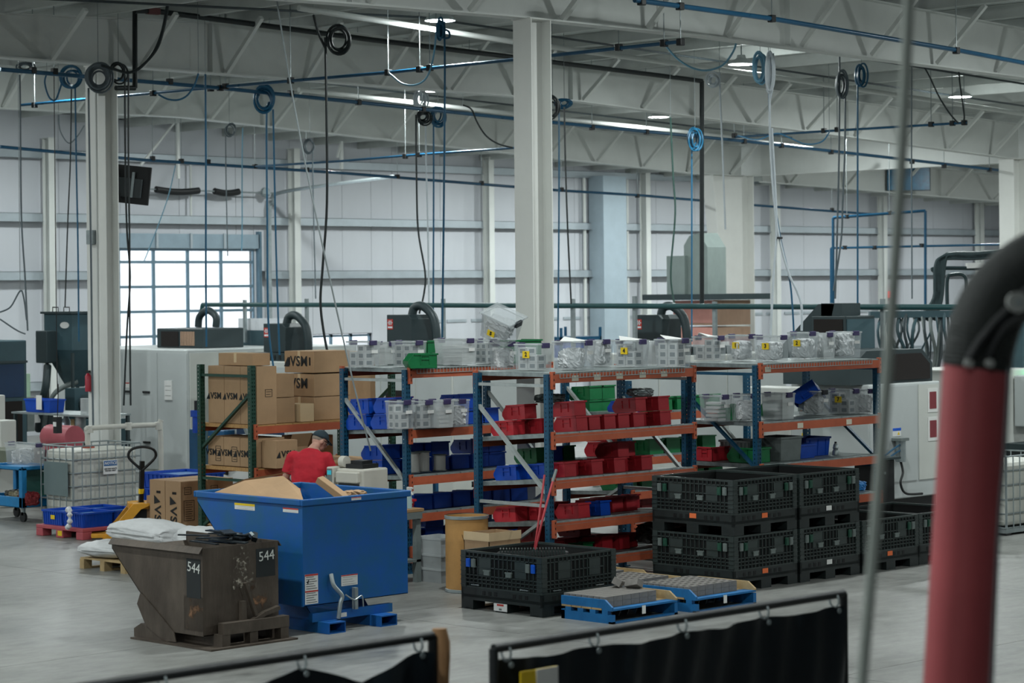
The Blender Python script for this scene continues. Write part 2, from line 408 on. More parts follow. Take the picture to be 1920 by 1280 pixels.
# ---- high-bay lamps
def lamp0():
    t = T('high_bay_lamp', 'x', 'lamp', (0, 0, 0), 0, 'high-bay lamps under the roof')
    MB().lathe([(0, .16), (.07, .16), (.09, .1), (.2, .05), (.24, 0), (.235, -.01)]).build('housing', m_lampbody, t, True)
    MB().lathe([(0, .0), (.2, .0), (.2, -.012), (0, -.012)]).build('lens', m_lamp, t)
    MB().cyl((0, 0, .16), (0, 0, .45), .012, n=6).build('hanger_rod', m_steel, t)
    ld = bpy.data.lights.new('lamp_light', 'AREA'); ld.shape = 'DISK'; ld.size = .4; ld.energy = LAMP_W; ld.color = (.93, 1.0, .985)
    lo = bpy.data.objects.new('lamp_light', ld); COL.objects.link(lo); lo.parent = t; lo.location = (0, 0, -.03)
    ld = bpy.data.lights.new('lamp_side_light', 'POINT'); ld.shadow_soft_size = .12; ld.energy = LAMP_W * .22; ld.color = (.93, 1.0, .985)
    lo = bpy.data.objects.new('lamp_light', ld); COL.objects.link(lo); lo.parent = t; lo.location = (0, 0, -.16)
    return t
L0 = lamp0()
seen = {(25.1, 26.9): 'high-bay lamp with a tied blue hose hanging below it, left of the near column', (33.0, 27.4): 'glowing high-bay lamp above the white and blue hose coils right of centre',
        (39.6, 27.2): 'glowing high-bay lamp furthest right under the roof', (34.0, 36.5): 'small distant high-bay lamp beside a white hose coil left of the near column', (40.6, 35.4): 'small distant high-bay lamp just right of the near white column'}
seen_px = [(825, 38), (1390, 120), (1800, 181), (805, 170), (1235, 219)]
first = True
def put_lamp(loc, label, real=True):
    global first
    if first: t = L0; t.location = loc; t['label'] = label; first = False
    else: t = dup(L0, loc, label)
zl = [7.55, 7.4, 7.2, 7.45, 7.2]
used = []
for (px, py), z, lab in zip(seen_px, zl, seen.values()):
    p = P(px, py, z=z); put_lamp(p, lab); used.append(p)
for v in (-1.5, 8.0, 18.3, 26.9, 36.0, 45.0):
    for u in (-3, 4, 11, 18, 25, 32, 39, 46) + ((50, 54, 58, 64, 70) if v > 40 else (54, 64)):  # closer-spaced far lamps are added, unseen, to brighten the back wall
        if v < 5 and u > 0: continue
        if any(abs(u - q.x) < 3.6 and abs(v - q.y) < 3 for q in used): continue
        zz = roof_z(u) - (.3 if v > 30 else .55); t_ = (u + v) / Q2; ax = 960 + F_PX * (u - v) / Q2 / t_ if t_ > 1 else -999; ay = 540 - F_PX * (zz - CAM_H) / t_ if t_ > 1 else -999
        if -60 < ax < 1980 and -40 < ay < 1300 and v < 30: continue
        put_lamp(Vector((u, v, zz)), 'high-bay lamp tucked unseen above a far rafter' if v > 30 else 'high-bay lamp in a roof bay outside the picture')
# ================================================================== pallet racks
m_rblue = mat('rack_blue', '#104763', .45, .1, var=.1, scale=6)
m_rgreen = mat('rack_green', '#1d4236', .45, .1, var=.1, scale=6)
m_beam = mat('beam_orange', '#b55c3e', .5, var=.1, scale=5, col2='#a04e34')
m_slot = mat('slot_dark', '#140d0a', .8, var=0)
m_deck = mat('deck_steel', '#8b9595', .42, .5, var=.2, scale=12)
m_brace = mat('brace_galv', '#a3aaa9', .4, .4, var=.1, scale=8)
m_wood = mat('wood_pine', '#b58c59', .7, var=.25, scale=6, stretch=(1, 6, 6))
m_price = mat('paper_label', '#cfcaba', .8, var=.05)
def holed(mb, o, ux, uy, w, h, cols, pitch, hw, hh, off=.04):
    "sheet at o spanned by unit vectors ux (width w) and uy (height h) with rows of slots"
    xs = [0]
    for c in cols: xs += [c - hw / 2, c + hw / 2]
    xs.append(w); ys = [0]; y = off
    while y + hh < h: ys += [y, y + hh]; y += pitch
    ys.append(h); o = Vector(o); ux = Vector(ux); uy = Vector(uy); k = len(mb.v); n = len(xs)
    mb.v += [tuple(o + ux * a + uy * b) for b in ys for a in xs]
    for j in range(len(ys) - 1):
        for i in range(n - 1):
            if i % 2 == 1 and j % 2 == 1: continue
            a = k + j * n + i; mb.f.append((a, a + 1, a + 1 + n, a + n))
def upright_mesh(h, m, wu=.078, wv=.072):
    mb = MB()
    holed(mb, (0, 0, 0), (1, 0, 0), (0, 0, 1), wu, h, (.022, wu - .022), .051, .013, .024)
    holed(mb, (0, wv, 0), (1, 0, 0), (0, 0, 1), wu, h, (.022, wu - .022), .051, .013, .024)
    holed(mb, (0, 0, 0), (0, 1, 0), (0, 0, 1), wv, h, (wv * .6,), .051, .011, .014)
    holed(mb, (wu, 0, 0), (0, 1, 0), (0, 0, 1), wv, h, (wv * .6,), .051, .011, .014)
    me = bpy.data.meshes.new('upright'); me.from_pydata(mb.v, [], mb.f); me.materials.append(m); return me
def rack(label, u0, u1, v0, v1, h, levels, m_up, m_br, zig, group, drop=.09, top_wire=True, planks=6, plates=(), deckmat=None):
    t = T('pallet_rack', label, 'rack', (u0, v0, 0), 0, group); L = u1 - u0; Dp = v1 - v0
    um = upright_mesh(h, m_up)
    for x in (0, L - .078):
        for y in (0, Dp - .072):
            o = obj('upright', um, t, (x, y, 0)); MB().box(-.03, .11, -.03, .1, 0, .012).build('foot_plate', m_up, o)
    for x in (.039, L - .039):
        for kind, ya, za, yb, zb in zig: MB().bar((x, ya * (Dp - .1) + .05, za), (x, yb * (Dp - .1) + .05, zb), .035, .045, (1, 0, 0)).build('brace', m_br, t)
    for i, zt in enumerate(levels):
        dz = 0 if i == 0 else drop
        for y, z, s in ((-.035, zt, -1), (Dp - .005, zt - dz, 1)):
            b = MB().box(.07, L - .07, y, y + .04, z - .1, z).build('beam', m_beam, t)
            for x in (.035, L - .075):
                c = MB().box(x, x + .042, y - .006, y + .046, z - .17, z + .03).build('end_connector', m_beam, b)
                if s < 0: MB().box(x + .015, x + .027, y - .0075, y - .005, z - .14, z - .115).box(x + .015, x + .027, y - .0075, y - .005, z - .01, z + .012).box(x + .015, x + .027, y - .0075, y - .005, z - .075, z - .05).build('slot', m_slot, b)
        W = (L - .16) / planks; ang = math.atan2(dz, Dp)
        for k in range(planks):
            x0 = .08 + k * W
            p = MB().box(.004, W - .004, -.03, Dp + .03, -.004, .004)
            for xx in (.004, W * .33, W * .66, W - .016): p.box(xx, xx + .012, -.03, Dp + .03, -.045, -.004)
            p.box(.004, W - .004, -.032, -.028, -.045, .004).box(.004, W - .004, Dp + .028, Dp + .032, -.045, .004)
            o = p.build('deck_panel', deckmat or m_deck, t, loc=(x0, 0, zt + .012)); o.rotation_euler.x = -ang
        if i == 0 and top_wire:
            wm = MB(); n = int((L - .3) / .055)
            for k in range(n): wm.bar((.15 + k * .055, -.045, zt + .02), (.15 + k * .055, -.045, zt - .045), .006)
            wm.bar((.15, -.045, zt - .045), (.15 + (n - 1) * .055, -.045, zt - .045), .007)
            wm.bar((.15, -.045, zt + .018), (.15 + (n - 1) * .055, -.045, zt + .018), .007)
            tag(wm.build('wire_deck_edge', m_brace, t), kind='stuff')
    for lv, xs in plates:
        for x in xs: MB().box(x, x + .11, -.040, -.036, levels[lv] - .085, levels[lv] - .02).build('shelf_label', m_price, t)
    return t
RG = 'pallet racks in the middle of the hall'
zigB = [('h', 0, 2.34, 1, 2.34), ('d', 1, 2.1, 0, 1.1), ('h', 0, .98, 1, .98), ('d', 0, .86, 1, .2), ('h', 0, .12, 1, .12)]
RB = rack('blue and orange front rack full of red bins, clear totes along its top', 19.58, 22.13, 19.02, 20.24, 2.47, [2.47, 1.79, 1.27, .79, .35], m_rblue, m_brace, zigB, RG, plates=((0, (.35, .72, 1.1, 1.5, 1.88)), (4, (.95,))))
RA = rack('blue and orange rack behind the workbench, full of blue bins and white spools', 19.8, 22.37, 21.64, 22.86, 2.47, [2.47, 1.74, 1.17, .72, .3], m_rblue, m_brace, zigB, RG, drop=.06)
zigE = [('h', 0, 2.36, 1, 2.36), ('d', 1, 2.1, 0, 1.2), ('h', 0, 1.1, 1, 1.1), ('d', 1, 1.0, 0, .2)]
RE = rack('blue and orange rack at the right, behind the stacked black bulk containers', 23.1, 25.64, 18.87, 20.1, 2.47, [2.47, 1.75, 1.23, .75], m_rblue, m_rblue, zigE, RG, drop=.0, plates=((0, (.12,)), (1, (.75, 1.75))))
RD = rack('half-hidden rack of green bins between the front rack and the grey machines', 23.8, 26.35, 21.64, 22.86, 2.2, [1.75, 1.17, .72, .3], m_rblue, m_brace, zigB[1:], RG, drop=.06, top_wire=False)
zigG = [('h', 1, 2.33, 0, 2.33), ('d', 1, 1.35, 0, 2.1), ('h', 1, .95, 0, .95), ('d', 1, .3, 0, .95)]
RGr = rack('green rack with orange beams stacked with cardboard cartons', 19.95, 22.5, 24.8, 25.95, 2.47, [1.67, 1.1, .3], m_rgreen, m_rgreen, zigG, RG, drop=0, top_wire=False, planks=8, deckmat=m_wood)
# ================================================================== bins, totes and cartons on the racks
m_red = mat('bin_red', '#b02a33', .38, var=.08, scale=10)
m_blue = mat('bin_blue', '#0b46ae', .38, var=.08, scale=10)
m_green = mat('bin_green', '#0f6b3c', .38, var=.08, scale=10)
m_grey = mat('bin_grey', '#6d7675', .5, var=.1, scale=10)
m_purple = mat('latch_purple', '#3a3358', .4, var=.05)
m_blacklatch = mat('latch_black', '#23262b', .4, var=.05)
m_clear = mat('clear_tote_plastic', '#b9c0c3', .22, var=.04, alpha=.36, spec=.6)
m_clear2 = mat('cloudy_tote_plastic', '#c3c9ca', .3, var=.04, alpha=.62, spec=.5)
m_bag = mat('crumpled_poly_bag', '#d3d6d8', .3, var=.1, scale=14, bump=.6, bscale=25, spec=.6)
m_carton = mat('white_carton', '#c3c6c6', .7, var=.04)
m_sq = mat('carton_dark_print', '#58646a', .6, var=.08)
m_yel = mat('yellow_sticker', '#e0bf1f', .6, var=.04)
m_ink = mat('black_ink', '#14181a', .7, var=0)
m_papr = mat('white_paper', '#d9dad8', .8, var=.04)
m_cb = mat('cardboard', '#a98a69', .8, var=.09, scale=2.2, bump=.08, bscale=60)
m_cb2 = mat('cardboard_dark', '#96714f', .8, var=.1, scale=2.2)
m_tape = mat('paper_tape', '#cdb48f', .6, var=.06)
COLN = {'red': m_red, 'blue': m_blue, 'green': m_green}
BINP = {}
def bin_proto(col, l, w, h):
    key = (col, l, w, h)
    if key in BINP: return BINP[key]
    m = COLN[col]; t = .005
    side = [(0, 0), (l * .9, 0), (l, h * .3), (l, h * .5), (l * .8, h), (0, h)]
    b = MB()
    b.prism(side, 0, -w / 2, -w / 2 + t).prism(side, 0, w / 2 - t, w / 2)
    b.box(-w / 2, w / 2, 0, t, 0, h).box(-w / 2, w / 2, 0, l * .9, 0, t)
    b.add([(-w / 2, l * .9, 0), (w / 2, l * .9, 0), (w / 2, l, h * .3), (-w / 2, l, h * .3), (-w / 2, l, h * .5), (w / 2, l, h * .5)], [(0, 1, 2, 3), (3, 2, 5, 4)])
    r = MB().box(-w / 2 - .013, w / 2 + .013, -.014, .004, h - .02, h).box(-w / 2 - .013, -w / 2, -.012, l * .8, h - .018, h).box(w / 2, w / 2 + .013, -.012, l * .8, h - .018, h)
    g = []
    for s in (-1, 1):
        x0, x1 = (-w / 2 - .012, -w / 2) if s < 0 else (w / 2, w / 2 + .012)
        q = MB().box(x0, x1, l * .25, l * .58, h * .82, h * .87).box(x0, x1, l * .27, l * .56, h * .58, h * .63).box(x0, x1, l * .25, l * .28, h * .3, h * .85).box(x0, x1, l * .55, l * .58, h * .3, h * .85)
        g.append(q.mesh('grip_ribs', m))
    BINP[key] = (b.mesh('body', m), r.mesh('rim', m), g)
    return BINP[key]
def hopper_bin(col, loc, label, l=.375, w=.19, h=.175, rz=0, tilt=0, group='plastic hopper bins on the racks', note=None):
    bm_, rm_, gm_ = bin_proto(col, l, w, h)
    t = T('hopper_bin', label, 'bin', loc, rz, group)
    if tilt: t.rotation_euler.x = -tilt
    obj('body', bm_, t); obj('rim', rm_, t)
    for q in gm_: obj('grip_ribs', q, t)
    if note: MB().box(-.03, .03, -.012, -.008, h * .15, h * .5).build('sticker', note, t)
    return t
TILT = math.atan2(.09, 1.22)
def zB(zf, v): return zf + .018 - .09 * (v - 19.02) / 1.22
def row(col, rackname, shelf, items, zf, tilt=True, note=None, l=.375, w=.192, h=.172, zfun=None):
    "items: (u, v, tier); ordinal from the left as seen"
    seq = sorted(range(len(items)), key=lambda i: (items[i][2], (items[i][0] - items[i][1]) / (items[i][0] + items[i][1])))
    words_ = ['leftmost', 'second from left', 'third from left', 'fourth from left', 'fifth from left', 'sixth from left', 'seventh from left', 'eighth from left', 'ninth from left', 'tenth from left']
    cnt = {}
    for i in seq:
        u, v, tier = items[i][:3]; k = cnt.get(tier, 0); cnt[tier] = k + 1
        n_t = sum(1 for q in items if q[2] == tier)
        z = (zfun or zB)(zf, v) + tier * (h + .004)
        pos = words_[k] if k < 10 else 'further right'
        tr_ = ', upper tier' if tier else (', lower tier' if any(q[2] for q in items) else '')
        hopper_bin(col, (u, v, z), f'{col} bin, {pos}{tr_}, {rackname} rack {shelf} shelf', l, w, h, 0, (TILT if zfun is None else math.atan2(.06, 1.22)) if tilt else 0)
# front rack
row('red', 'front', 'second', [(19.82, 19.72, 0), (20.12, 19.55, 0), (20.2, 19.08, 0), (20.5, 19.16, 0), (20.74, 19.14, 0), (20.98, 19.14, 0), (21.22, 19.12, 0), (21.46, 19.3, 0), (21.74, 19.16, 0),
     (19.95, 19.66, 1), (20.18, 19.09, 1), (21.4, 19.25, 1), (21.72, 19.17, 1)], 1.79)
row('red', 'front', 'third', [(20.18, 19.25, 0), (20.6, 19.22, 0), (21.02, 19.25, 0), (21.5, 19.25, 0), (20.38, 19.4, 0), (20.82, 19.42, 0), (21.26, 19.42, 0), (21.12, 19.28, 1), (21.36, 19.4, 1)], 1.27)
row('blue', 'front', 'third', [(19.84, 19.7, 0), (20.02, 19.42, 0), (20.55, 19.82, 1)], 1.27)
row('green', 'front', 'third', [(20.32, 19.84, 0), (20.32, 19.84, 1), (20.9, 19.84, 0), (20.78, 19.84, 1)], 1.27)
row('red', 'front', 'fourth', [(19.84, 19.72, 0), (20.08, 19.5, 0), (20.2, 19.06, 0), (20.95, 19.5, 0), (21.25, 19.5, 0), (21.5, 19.5, 0)], .79)
row('blue', 'front', 'fourth', [(20.6, 19.1, 0)], .79, w=.17, l=.28)
row('red', 'front', 'bottom', [(20.2, 19.5, 0), (20.9, 19.35, 0), (21.2, 19.35, 0), (21.5, 19.5, 0)], .35)
row('green', 'front', 'bottom', [(20.62, 19.4, 0)], .35, w=.17, l=.28, h=.13)
row('red', 'front', 'rear row fourth', [(20.35, 19.8, 0), (20.62, 19.8, 0), (21.35, 19.82, 0), (21.62, 19.82, 0), (21.88, 19.8, 0)], .79)
row('red', 'front', 'rear row bottom', [(20.05, 19.82, 0), (20.3, 19.82, 0), (20.75, 19.8, 0), (21.0, 19.8, 0), (21.3, 19.82, 0), (20.3, 19.82, 1), (21.0, 19.8, 1)], .35)
row('red', 'front', 'rear row third', [(21.5, 19.82, 0), (21.75, 19.82, 0), (21.75, 19.82, 1)], 1.27)
# rack behind the bench
def zA(zf, v): return zf + .018 - .06 * (v - 21.64) / 1.22
row('blue', 'workbench', 'second', [(19.98, 22.4, 0), (20.0, 21.95, 0), (20.0, 22.38, 1), (20.02, 21.92, 1), (21.0, 21.8, 0), (21.0, 21.8, 1), (21.3, 21.95, 0), (21.55, 21.95, 0)], 1.74, zfun=zA, l=.4, w=.28, h=.19)
row('red', 'workbench', 'second', [(20.38, 22.3, 1)], 1.74, zfun=zA, l=.4, w=.28, h=.19)
row('blue', 'workbench', 'third', [(20.2, 22.35, 0), (20.55, 22.3, 0), (20.9, 22.2, 0), (21.25, 22.2, 0), (20.2, 22.35, 1), (20.55, 22.3, 1), (20.9, 22.2, 1), (21.6, 22.2, 0), (21.9, 22.2, 0), (21.6, 22.2, 1), (21.9, 22.2, 1)], 1.17, zfun=zA, l=.4, w=.3, h=.18)
row('blue', 'workbench', 'fourth', [(20.0, 22.0, 0), (20.32, 21.9, 0), (20.65, 21.9, 0), (20.98, 21.9, 0), (21.35, 21.9, 0), (21.68, 21.9, 0), (22.0, 21.9, 0)], .72, zfun=zA, l=.4, w=.3, h=.19)
row('blue', 'workbench', 'bottom', [(20.2, 22.0, 0), (20.6, 22.0, 0), (20.95, 22.0, 0), (21.3, 22.0, 0), (21.65, 22.0, 0), (22.0, 22.0, 0), (20.6, 22.0, 1), (21.3, 22.0, 1)], .3, zfun=zA, l=.4, w=.3, h=.19)
# green bins on the half-hidden rack
row('green', 'half-hidden', 'top', [(24.05, 22.45, 0), (24.3, 22.45, 0), (24.05, 22.45, 1), (24.3, 22.45, 1), (24.35, 21.8, 0), (24.75, 21.8, 0), (25.1, 21.8, 0), (25.42, 21.8, 0), (25.75, 21.8, 0)], 1.75, zfun=zA, l=.4, w=.26, h=.19)
row('blue', 'half-hidden', 'top', [(24.1, 21.8, 0)], 1.75, zfun=zA, l=.4, w=.2, h=.17)
row('green', 'half-hidden', 'second', [(24.6, 21.85, 0), (24.95, 21.85, 0), (25.3, 21.85, 0), (25.7, 21.85, 0)], 1.17, zfun=zA, l=.4, w=.28, h=.2)
row('green', 'half-hidden', 'third', [(24.1, 21.9, 0), (24.5, 21.9, 0), (25.0, 21.9, 0), (25.5, 21.9, 0), (25.9, 21.9, 0)], .72, zfun=zA, l=.4, w=.3, h=.22)
row('red', 'half-hidden', 'lowest', [(24.1, 21.9, 0), (24.5, 21.9, 0), (24.95, 21.9, 0), (25.4, 21.9, 0), (24.5, 21.9, 1), (25.4, 21.9, 1)], .3, zfun=zA, l=.4, w=.3, h=.2)
row('red', 'half-hidden', 'second', [(24.2, 22.3, 0), (24.2, 22.3, 1)], 1.17, zfun=zA, l=.4, w=.26, h=.2)
# rack at the right
def zE(zf, v): return zf + .018
row('red', 'right', 'third', [(23.45, 19.7, 0)], 1.23, tilt=False, zfun=zE, l=.3, w=.45, h=.18)
row('green', 'right', 'third', [(23.42, 19.05, 0)], 1.23, tilt=False, zfun=zE, l=.45, w=.3, h=.19)
row('green', 'right', 'lowest', [(25.25, 19.15, 0)], .75, tilt=False, zfun=zE, l=.25, w=.2, h=.17)
row('green', 'right', 'second', [(23.55, 19.5, 0), (24.45, 19.55, 0)], 1.75, tilt=False, zfun=zE, l=.3, w=.2, h=.19)
# two green bins standing among the totes on the workbench rack
hopper_bin('green', P(806, 690, z=2.49) + Vector((.12, .05, 0)), 'green bin with a yellow sticker among the clear totes on the rack top', .36, .28, .18, rz=-PI / 2 - .5 + PI, note=None)
hopper_bin('green', P(818, 684, z=2.49) + Vector((.25, .28, 0)), 'taller green bin standing behind the green bin with a yellow sticker', .33, .28, .3, rz=0)
hopper_bin('green', (22.0, 21.75, 2.49), 'long green bin behind the totes, just right of the near white column', .45, .55, .3, rz=0)
# ---- totes
def tote_proto(mclear):
    b = MB(); t = .004
    def ring(z, s, tt=0): return [(-.5 * s + tt, -.5 * s + tt, z), (.5 * s - tt, -.5 * s + tt, z), (.5 * s - tt, .5 * s - tt, z), (-.5 * s + tt, .5 * s - tt, z)]
    b.add(ring(0, .86) + ring(1, .97), [(0, 1, 5, 4), (1, 2, 6, 5), (2, 3, 7, 6), (3, 0, 4, 7), (3, 2, 1, 0)])
    r = MB()
    for q in ((-.5, .5, -.5, -.475), (-.5, .5, .475, .5), (-.5, -.475, -.475, .475), (.475, .5, -.475, .475)): r.box(q[0], q[1], q[2], q[3], .955, 1.0)
    return b.mesh('body', mclear), r.mesh('rim', m_clear2)
TB, TR = tote_proto(m_clear); TB2, _ = tote_proto(m_clear2)
def bag_mesh(k):
    bm = bmesh.new(); bmesh.ops.create_cube(bm, size=1); bmesh.ops.subdivide_edges(bm, edges=bm.edges, cuts=7, use_grid_fill=True)
    rnd = random.Random(k)
    for q in bm.verts:
        r = q.co.length; s = .5 / max(abs(q.co.x), abs(q.co.y), abs(q.co.z), .01)
        q.co = q.co.lerp(q.co.normalized() * .55, .35) + Vector((rnd.uniform(-1, 1), rnd.uniform(-1, 1), rnd.uniform(-1, 1))) * .055
    me = bpy.data.meshes.new('bag'); bm.to_mesh(me); bm.free(); me.materials.append(m_bag); return me
BAGS = [bag_mesh(k) for k in range(4)]
CART = MB().box(-.5, .5, -.5, .5, 0, 1).mesh('body', m_carton)
SQX = MB().box(-.503, -.5, -.28, .28, .22, .78).mesh('dark_panel', m_sq); SQY = MB().box(-.28, .28, -.503, -.5, .22, .78).mesh('dark_panel', m_sq)
TOTES = []
def tote(pl, pm, pr, yb, yt, z, label, content='cartons', num=None, cloudy=False, latch='purple', v_min=None, hand=False, where='', u_off=0, d=None):
    p = P(pm, yb, z=z)
    if v_min is not None and p.y < v_min: p = P(pm, yb, v=v_min); p.z = z
    t_ = DEP(p); a, b = P(pl, yb, u=p.x), P(pr, yb, v=p.y)
    dv, du = max(.16, a.y - p.y), max(.16, b.x - p.x); h = max(.2, (yb - yt) * t_ / F_PX)
    du = max(du, .26); dv = max(dv, .26)
    c = Vector((p.x + du / 2, p.y + dv / 2, z))
    t = T('tote', label, 'tote', c, 0, 'clear plastic totes on the racks')
    o = obj('body', TB2 if cloudy else TB, t); o.scale = (du, dv, h); o.location.z = .004
    o = obj('rim', TR, t); o.scale = (du, dv, h)
    ml = m_purple if latch == 'purple' else m_blacklatch
    for s in (-1, 1): MB().box(-.055, .055, s * dv / 2 - .018, s * dv / 2 + .018, h - .05, h + .012).build('latch', ml, t, bevel=.006)
    MB().box(-.006 - du / 2 * .97, -du / 2 * .955, -.055, .055, h - .04, h + .008).build('latch', ml, t, bevel=.005) if hand else None
    if num:
        s = MB().box(-.055, .055, -.002, .002, -.04, .04).build('number_sticker', m_yel, t, loc=(-du * .465, 0, h * .62)); s.rotation_euler = (0, 0, PI / 2 - 0); s.rotation_euler = (0, -.0, -PI / 2)
        s.location = (-du * .47 - .004, 0, h * .6)
        obj('number', text_mesh(num, .07, m_ink, .003), s, (0, -.003, 0), (PI / 2, 0, 0))
    else:
        s = MB().box(-.05, .05, -.002, .002, -.02, .02).build('label_sticker', m_papr, t, loc=(du * .12, -dv * .475 - .004, h * .6))
    TOTES.append((t, h))
    if content == 'cartons':
        n = max(2, int(dv * .8 / .13)); cw = dv * .78 / n; ch = h * .27
        for i in range(n):
            for k in range(3 if (i + len(label)) % 3 else 2):
                ct = T('carton', 'small white carton in ' + where, 'carton', (c.x - du * .1, c.y - dv * .39 + cw * (i + .5), z + .012 + k * (ch + .002)), 0, 'white cartons inside the totes')
                ct.scale = (du * .58, cw * .94, ch)
                obj('body', CART, ct); obj('dark_panel', SQX, ct); obj('dark_panel', SQY, ct)
    elif content in ('bags', 'heap'):
        hh = h * (.8 if content == 'bags' else 1.02)
        o = obj('bag', BAGS[(pl + pr) % 4], None, (c.x, c.y, z + hh * .48 + .01), (0, 0, random.uniform(0, 3)))
        o.scale = (min(du, dv) * .84, min(du, dv) * .84, hh * .86); tag(o, 'crumpled bag in ' + where, 'bag', 'parts bags inside the totes')
        if max(du, dv) > .36:
            o2 = obj('bag', BAGS[(pl + 1) % 4], None, (c.x + (.18 * du if du > dv else 0), c.y + (.18 * dv if dv >= du else 0), z + hh * .42 + .01), (0, 0, random.uniform(0, 3)))
            o2.scale = (min(du, dv) * .8, min(du, dv) * .8, hh * .74); tag(o2, 'crumpled bag in ' + where, 'bag', 'parts bags inside the totes')
    elif content == 'papers':
        o = MB()
        for k in range(5): o.obox((0, 0, .02 + k * .05), (du * .6, dv * .6, .03), Matrix.Rotation(.06 * k, 3, 'Z'))
        tag(o.build('folder_stack', m_papr, None, loc=(c.x, c.y, z + .01)), 'pale packets in ' + where, 'packets')
    return t
ZT = 2.492
A_ = 'workbench rack'
def tt(pl, pm, pr, yb, yt, z, who, content='cartons', num=None, **k): return tote(pl, pm, pr, yb, yt, z, 'clear tote ' + who, content, num, where='tote ' + who, **k)
tt(648, 685, 713, 689, 640, ZT, 'leftmost on top of the workbench rack, purple latch')
tt(712, 722, 738, 684, 642, ZT, 'behind the gap, second on top of the workbench rack', 'papers', cloudy=True)
tt(733, 772, 798, 688, 640, ZT, 'just left of the green bins on the workbench rack top')
tt(813, 868, 897, 685, 636, ZT, 'cloudy, right of the green bins on the workbench rack top', 'papers', cloudy=True)
tt(893, 912, 930, 682, 637, ZT, 'behind the tilted tote, right end of the workbench rack top', latch='purple')
tt(918, 945, 963, 692, 642, ZT, 'with white bags, leftmost on the front rack top', 'bags')
tt(963, 1009, 1033, 695, 645, ZT, 'with yellow sticker 2, next to the near column', 'cartons', '2')
tt(1034, 1090, 1114, 694, 640, ZT, 'stuffed with crumpled bags, right of the near column', 'bags')
tt(1108, 1124, 1140, 687, 638, ZT, 'of crumpled bags, half behind the big bag tote', 'heap')
tt(1148, 1192, 1215, 688, 638, ZT, 'with yellow sticker 4 on the front rack top', 'cartons', '4')
tt(1209, 1222, 1236, 684, 640, ZT, 'of dim crumpled bags, behind the tote marked 4', 'heap', cloudy=True)
tt(1226, 1272, 1296, 688, 636, ZT, 'at the right end of the front rack top', 'cartons')
tt(1297, 1340, 1364, 676, 631, ZT, 'leftmost on the right rack top, no sticker', 'cartons')
tt(1360, 1398, 1414, 677, 628, ZT, 'with yellow sticker 1 on the right rack top', 'bags', '1')
tt(1412, 1458, 1476, 678, 630, ZT, 'with yellow sticker 3, full of folded packets', 'bags', '3')
tt(1476, 1512, 1536, 674, 623, ZT, 'with yellow sticker 2 and a small paper label', 'bags', '2')
tt(1530, 1545, 1556, 672, 625, ZT, 'shadowed, between the last two on the right rack', 'heap', cloudy=True)
tt(1549, 1594, 1617, 671, 622, ZT, 'overflowing with wrapped parts, rightmost on the right rack top', 'heap')
Z2 = 1.768
tt(738, 749, 768, 806, 752, Z2 - .01, 'tall, crossing the workbench rack upright, second shelf', 'cartons')
tt(767, 790, 806, 804, 752, Z2 - .01, 'with a tall dark print, workbench rack second shelf', 'cartons')
tt(805, 824, 841, 803, 751, Z2 - .01, 'middle one of three on the workbench rack second shelf', 'papers', cloudy=True)
tt(840, 853, 867, 801, 750, Z2 - .01, 'right of three on the workbench rack second shelf', 'bags')
tt(1311, 1348, 1364, 792, 742, Z2, 'leftmost on the right rack second shelf', 'papers')
tt(1369, 1402, 1424, 791, 740, Z2, 'behind the blue upright on the right rack second shelf', 'bags')
tt(1427, 1468, 1486, 788, 738, Z2, 'cloudy, just right of the blue upright, right rack second shelf', 'papers', cloudy=True)
tt(1494, 1535, 1554, 779, 733, Z2, 'with a blue bin sticking out of it', 'bags', latch='black')
tt(1549, 1594, 1616, 777, 731, Z2, 'with yellow sticker 7 on the right rack second shelf', 'cartons', '7')
tt(1612, 1622, 1633, 776, 731, Z2, 'narrow, at the right end of the right rack second shelf', 'bags')
# the tilted tote lying on the others
pt = P(935, 640, z=ZT + .33)
tl = T('tote', 'clear tote with yellow sticker 5 tipped on top of the other totes', 'tote', pt + Vector((.12, .12, .04)), 0, 'clear plastic totes on the racks')
tl.rotation_euler = (math.radians(24), math.radians(-16), .2)
o = obj('body', TB, tl); o.scale = (.34, .4, .3); o = obj('rim', TR, tl); o.scale = (.34, .4, .3)
MB().box(-.2, .2, -.22, .22, .3, .32).build('lid', m_clear, tl)
MB().box(-.06, .06, -.235, -.2, .25, .32).build('latch', m_blacklatch, tl, bevel=.005)
s = MB().box(-.05, .05, -.002, .002, -.035, .035).build('number_sticker', m_yel, tl, loc=(-.165, .03, .1)); s.rotation_euler = (0, 0, -PI / 2)
obj('number', text_mesh('5', .06, m_ink, .003), s, (0, -.003, 0), (PI / 2, 0, 0))
o = obj('bag', BAGS[1], None, pt + Vector((.12, .10, .17)), (.4, -.3, .3)); o.scale = (.25, .3, .2); tag(o, 'crumpled poly bag of parts inside the tipped tote', 'bag', 'parts bags inside the totes')
# blue bin tipped into a tote
hb = hopper_bin('blue', P(1528, 745, v=19.45), 'blue bin tipped upside down into a clear tote on the right rack', .38, .3, .2); hb.rotation_euler = (.6, PI + .3, .4); hb.location.z = Z2 + .42
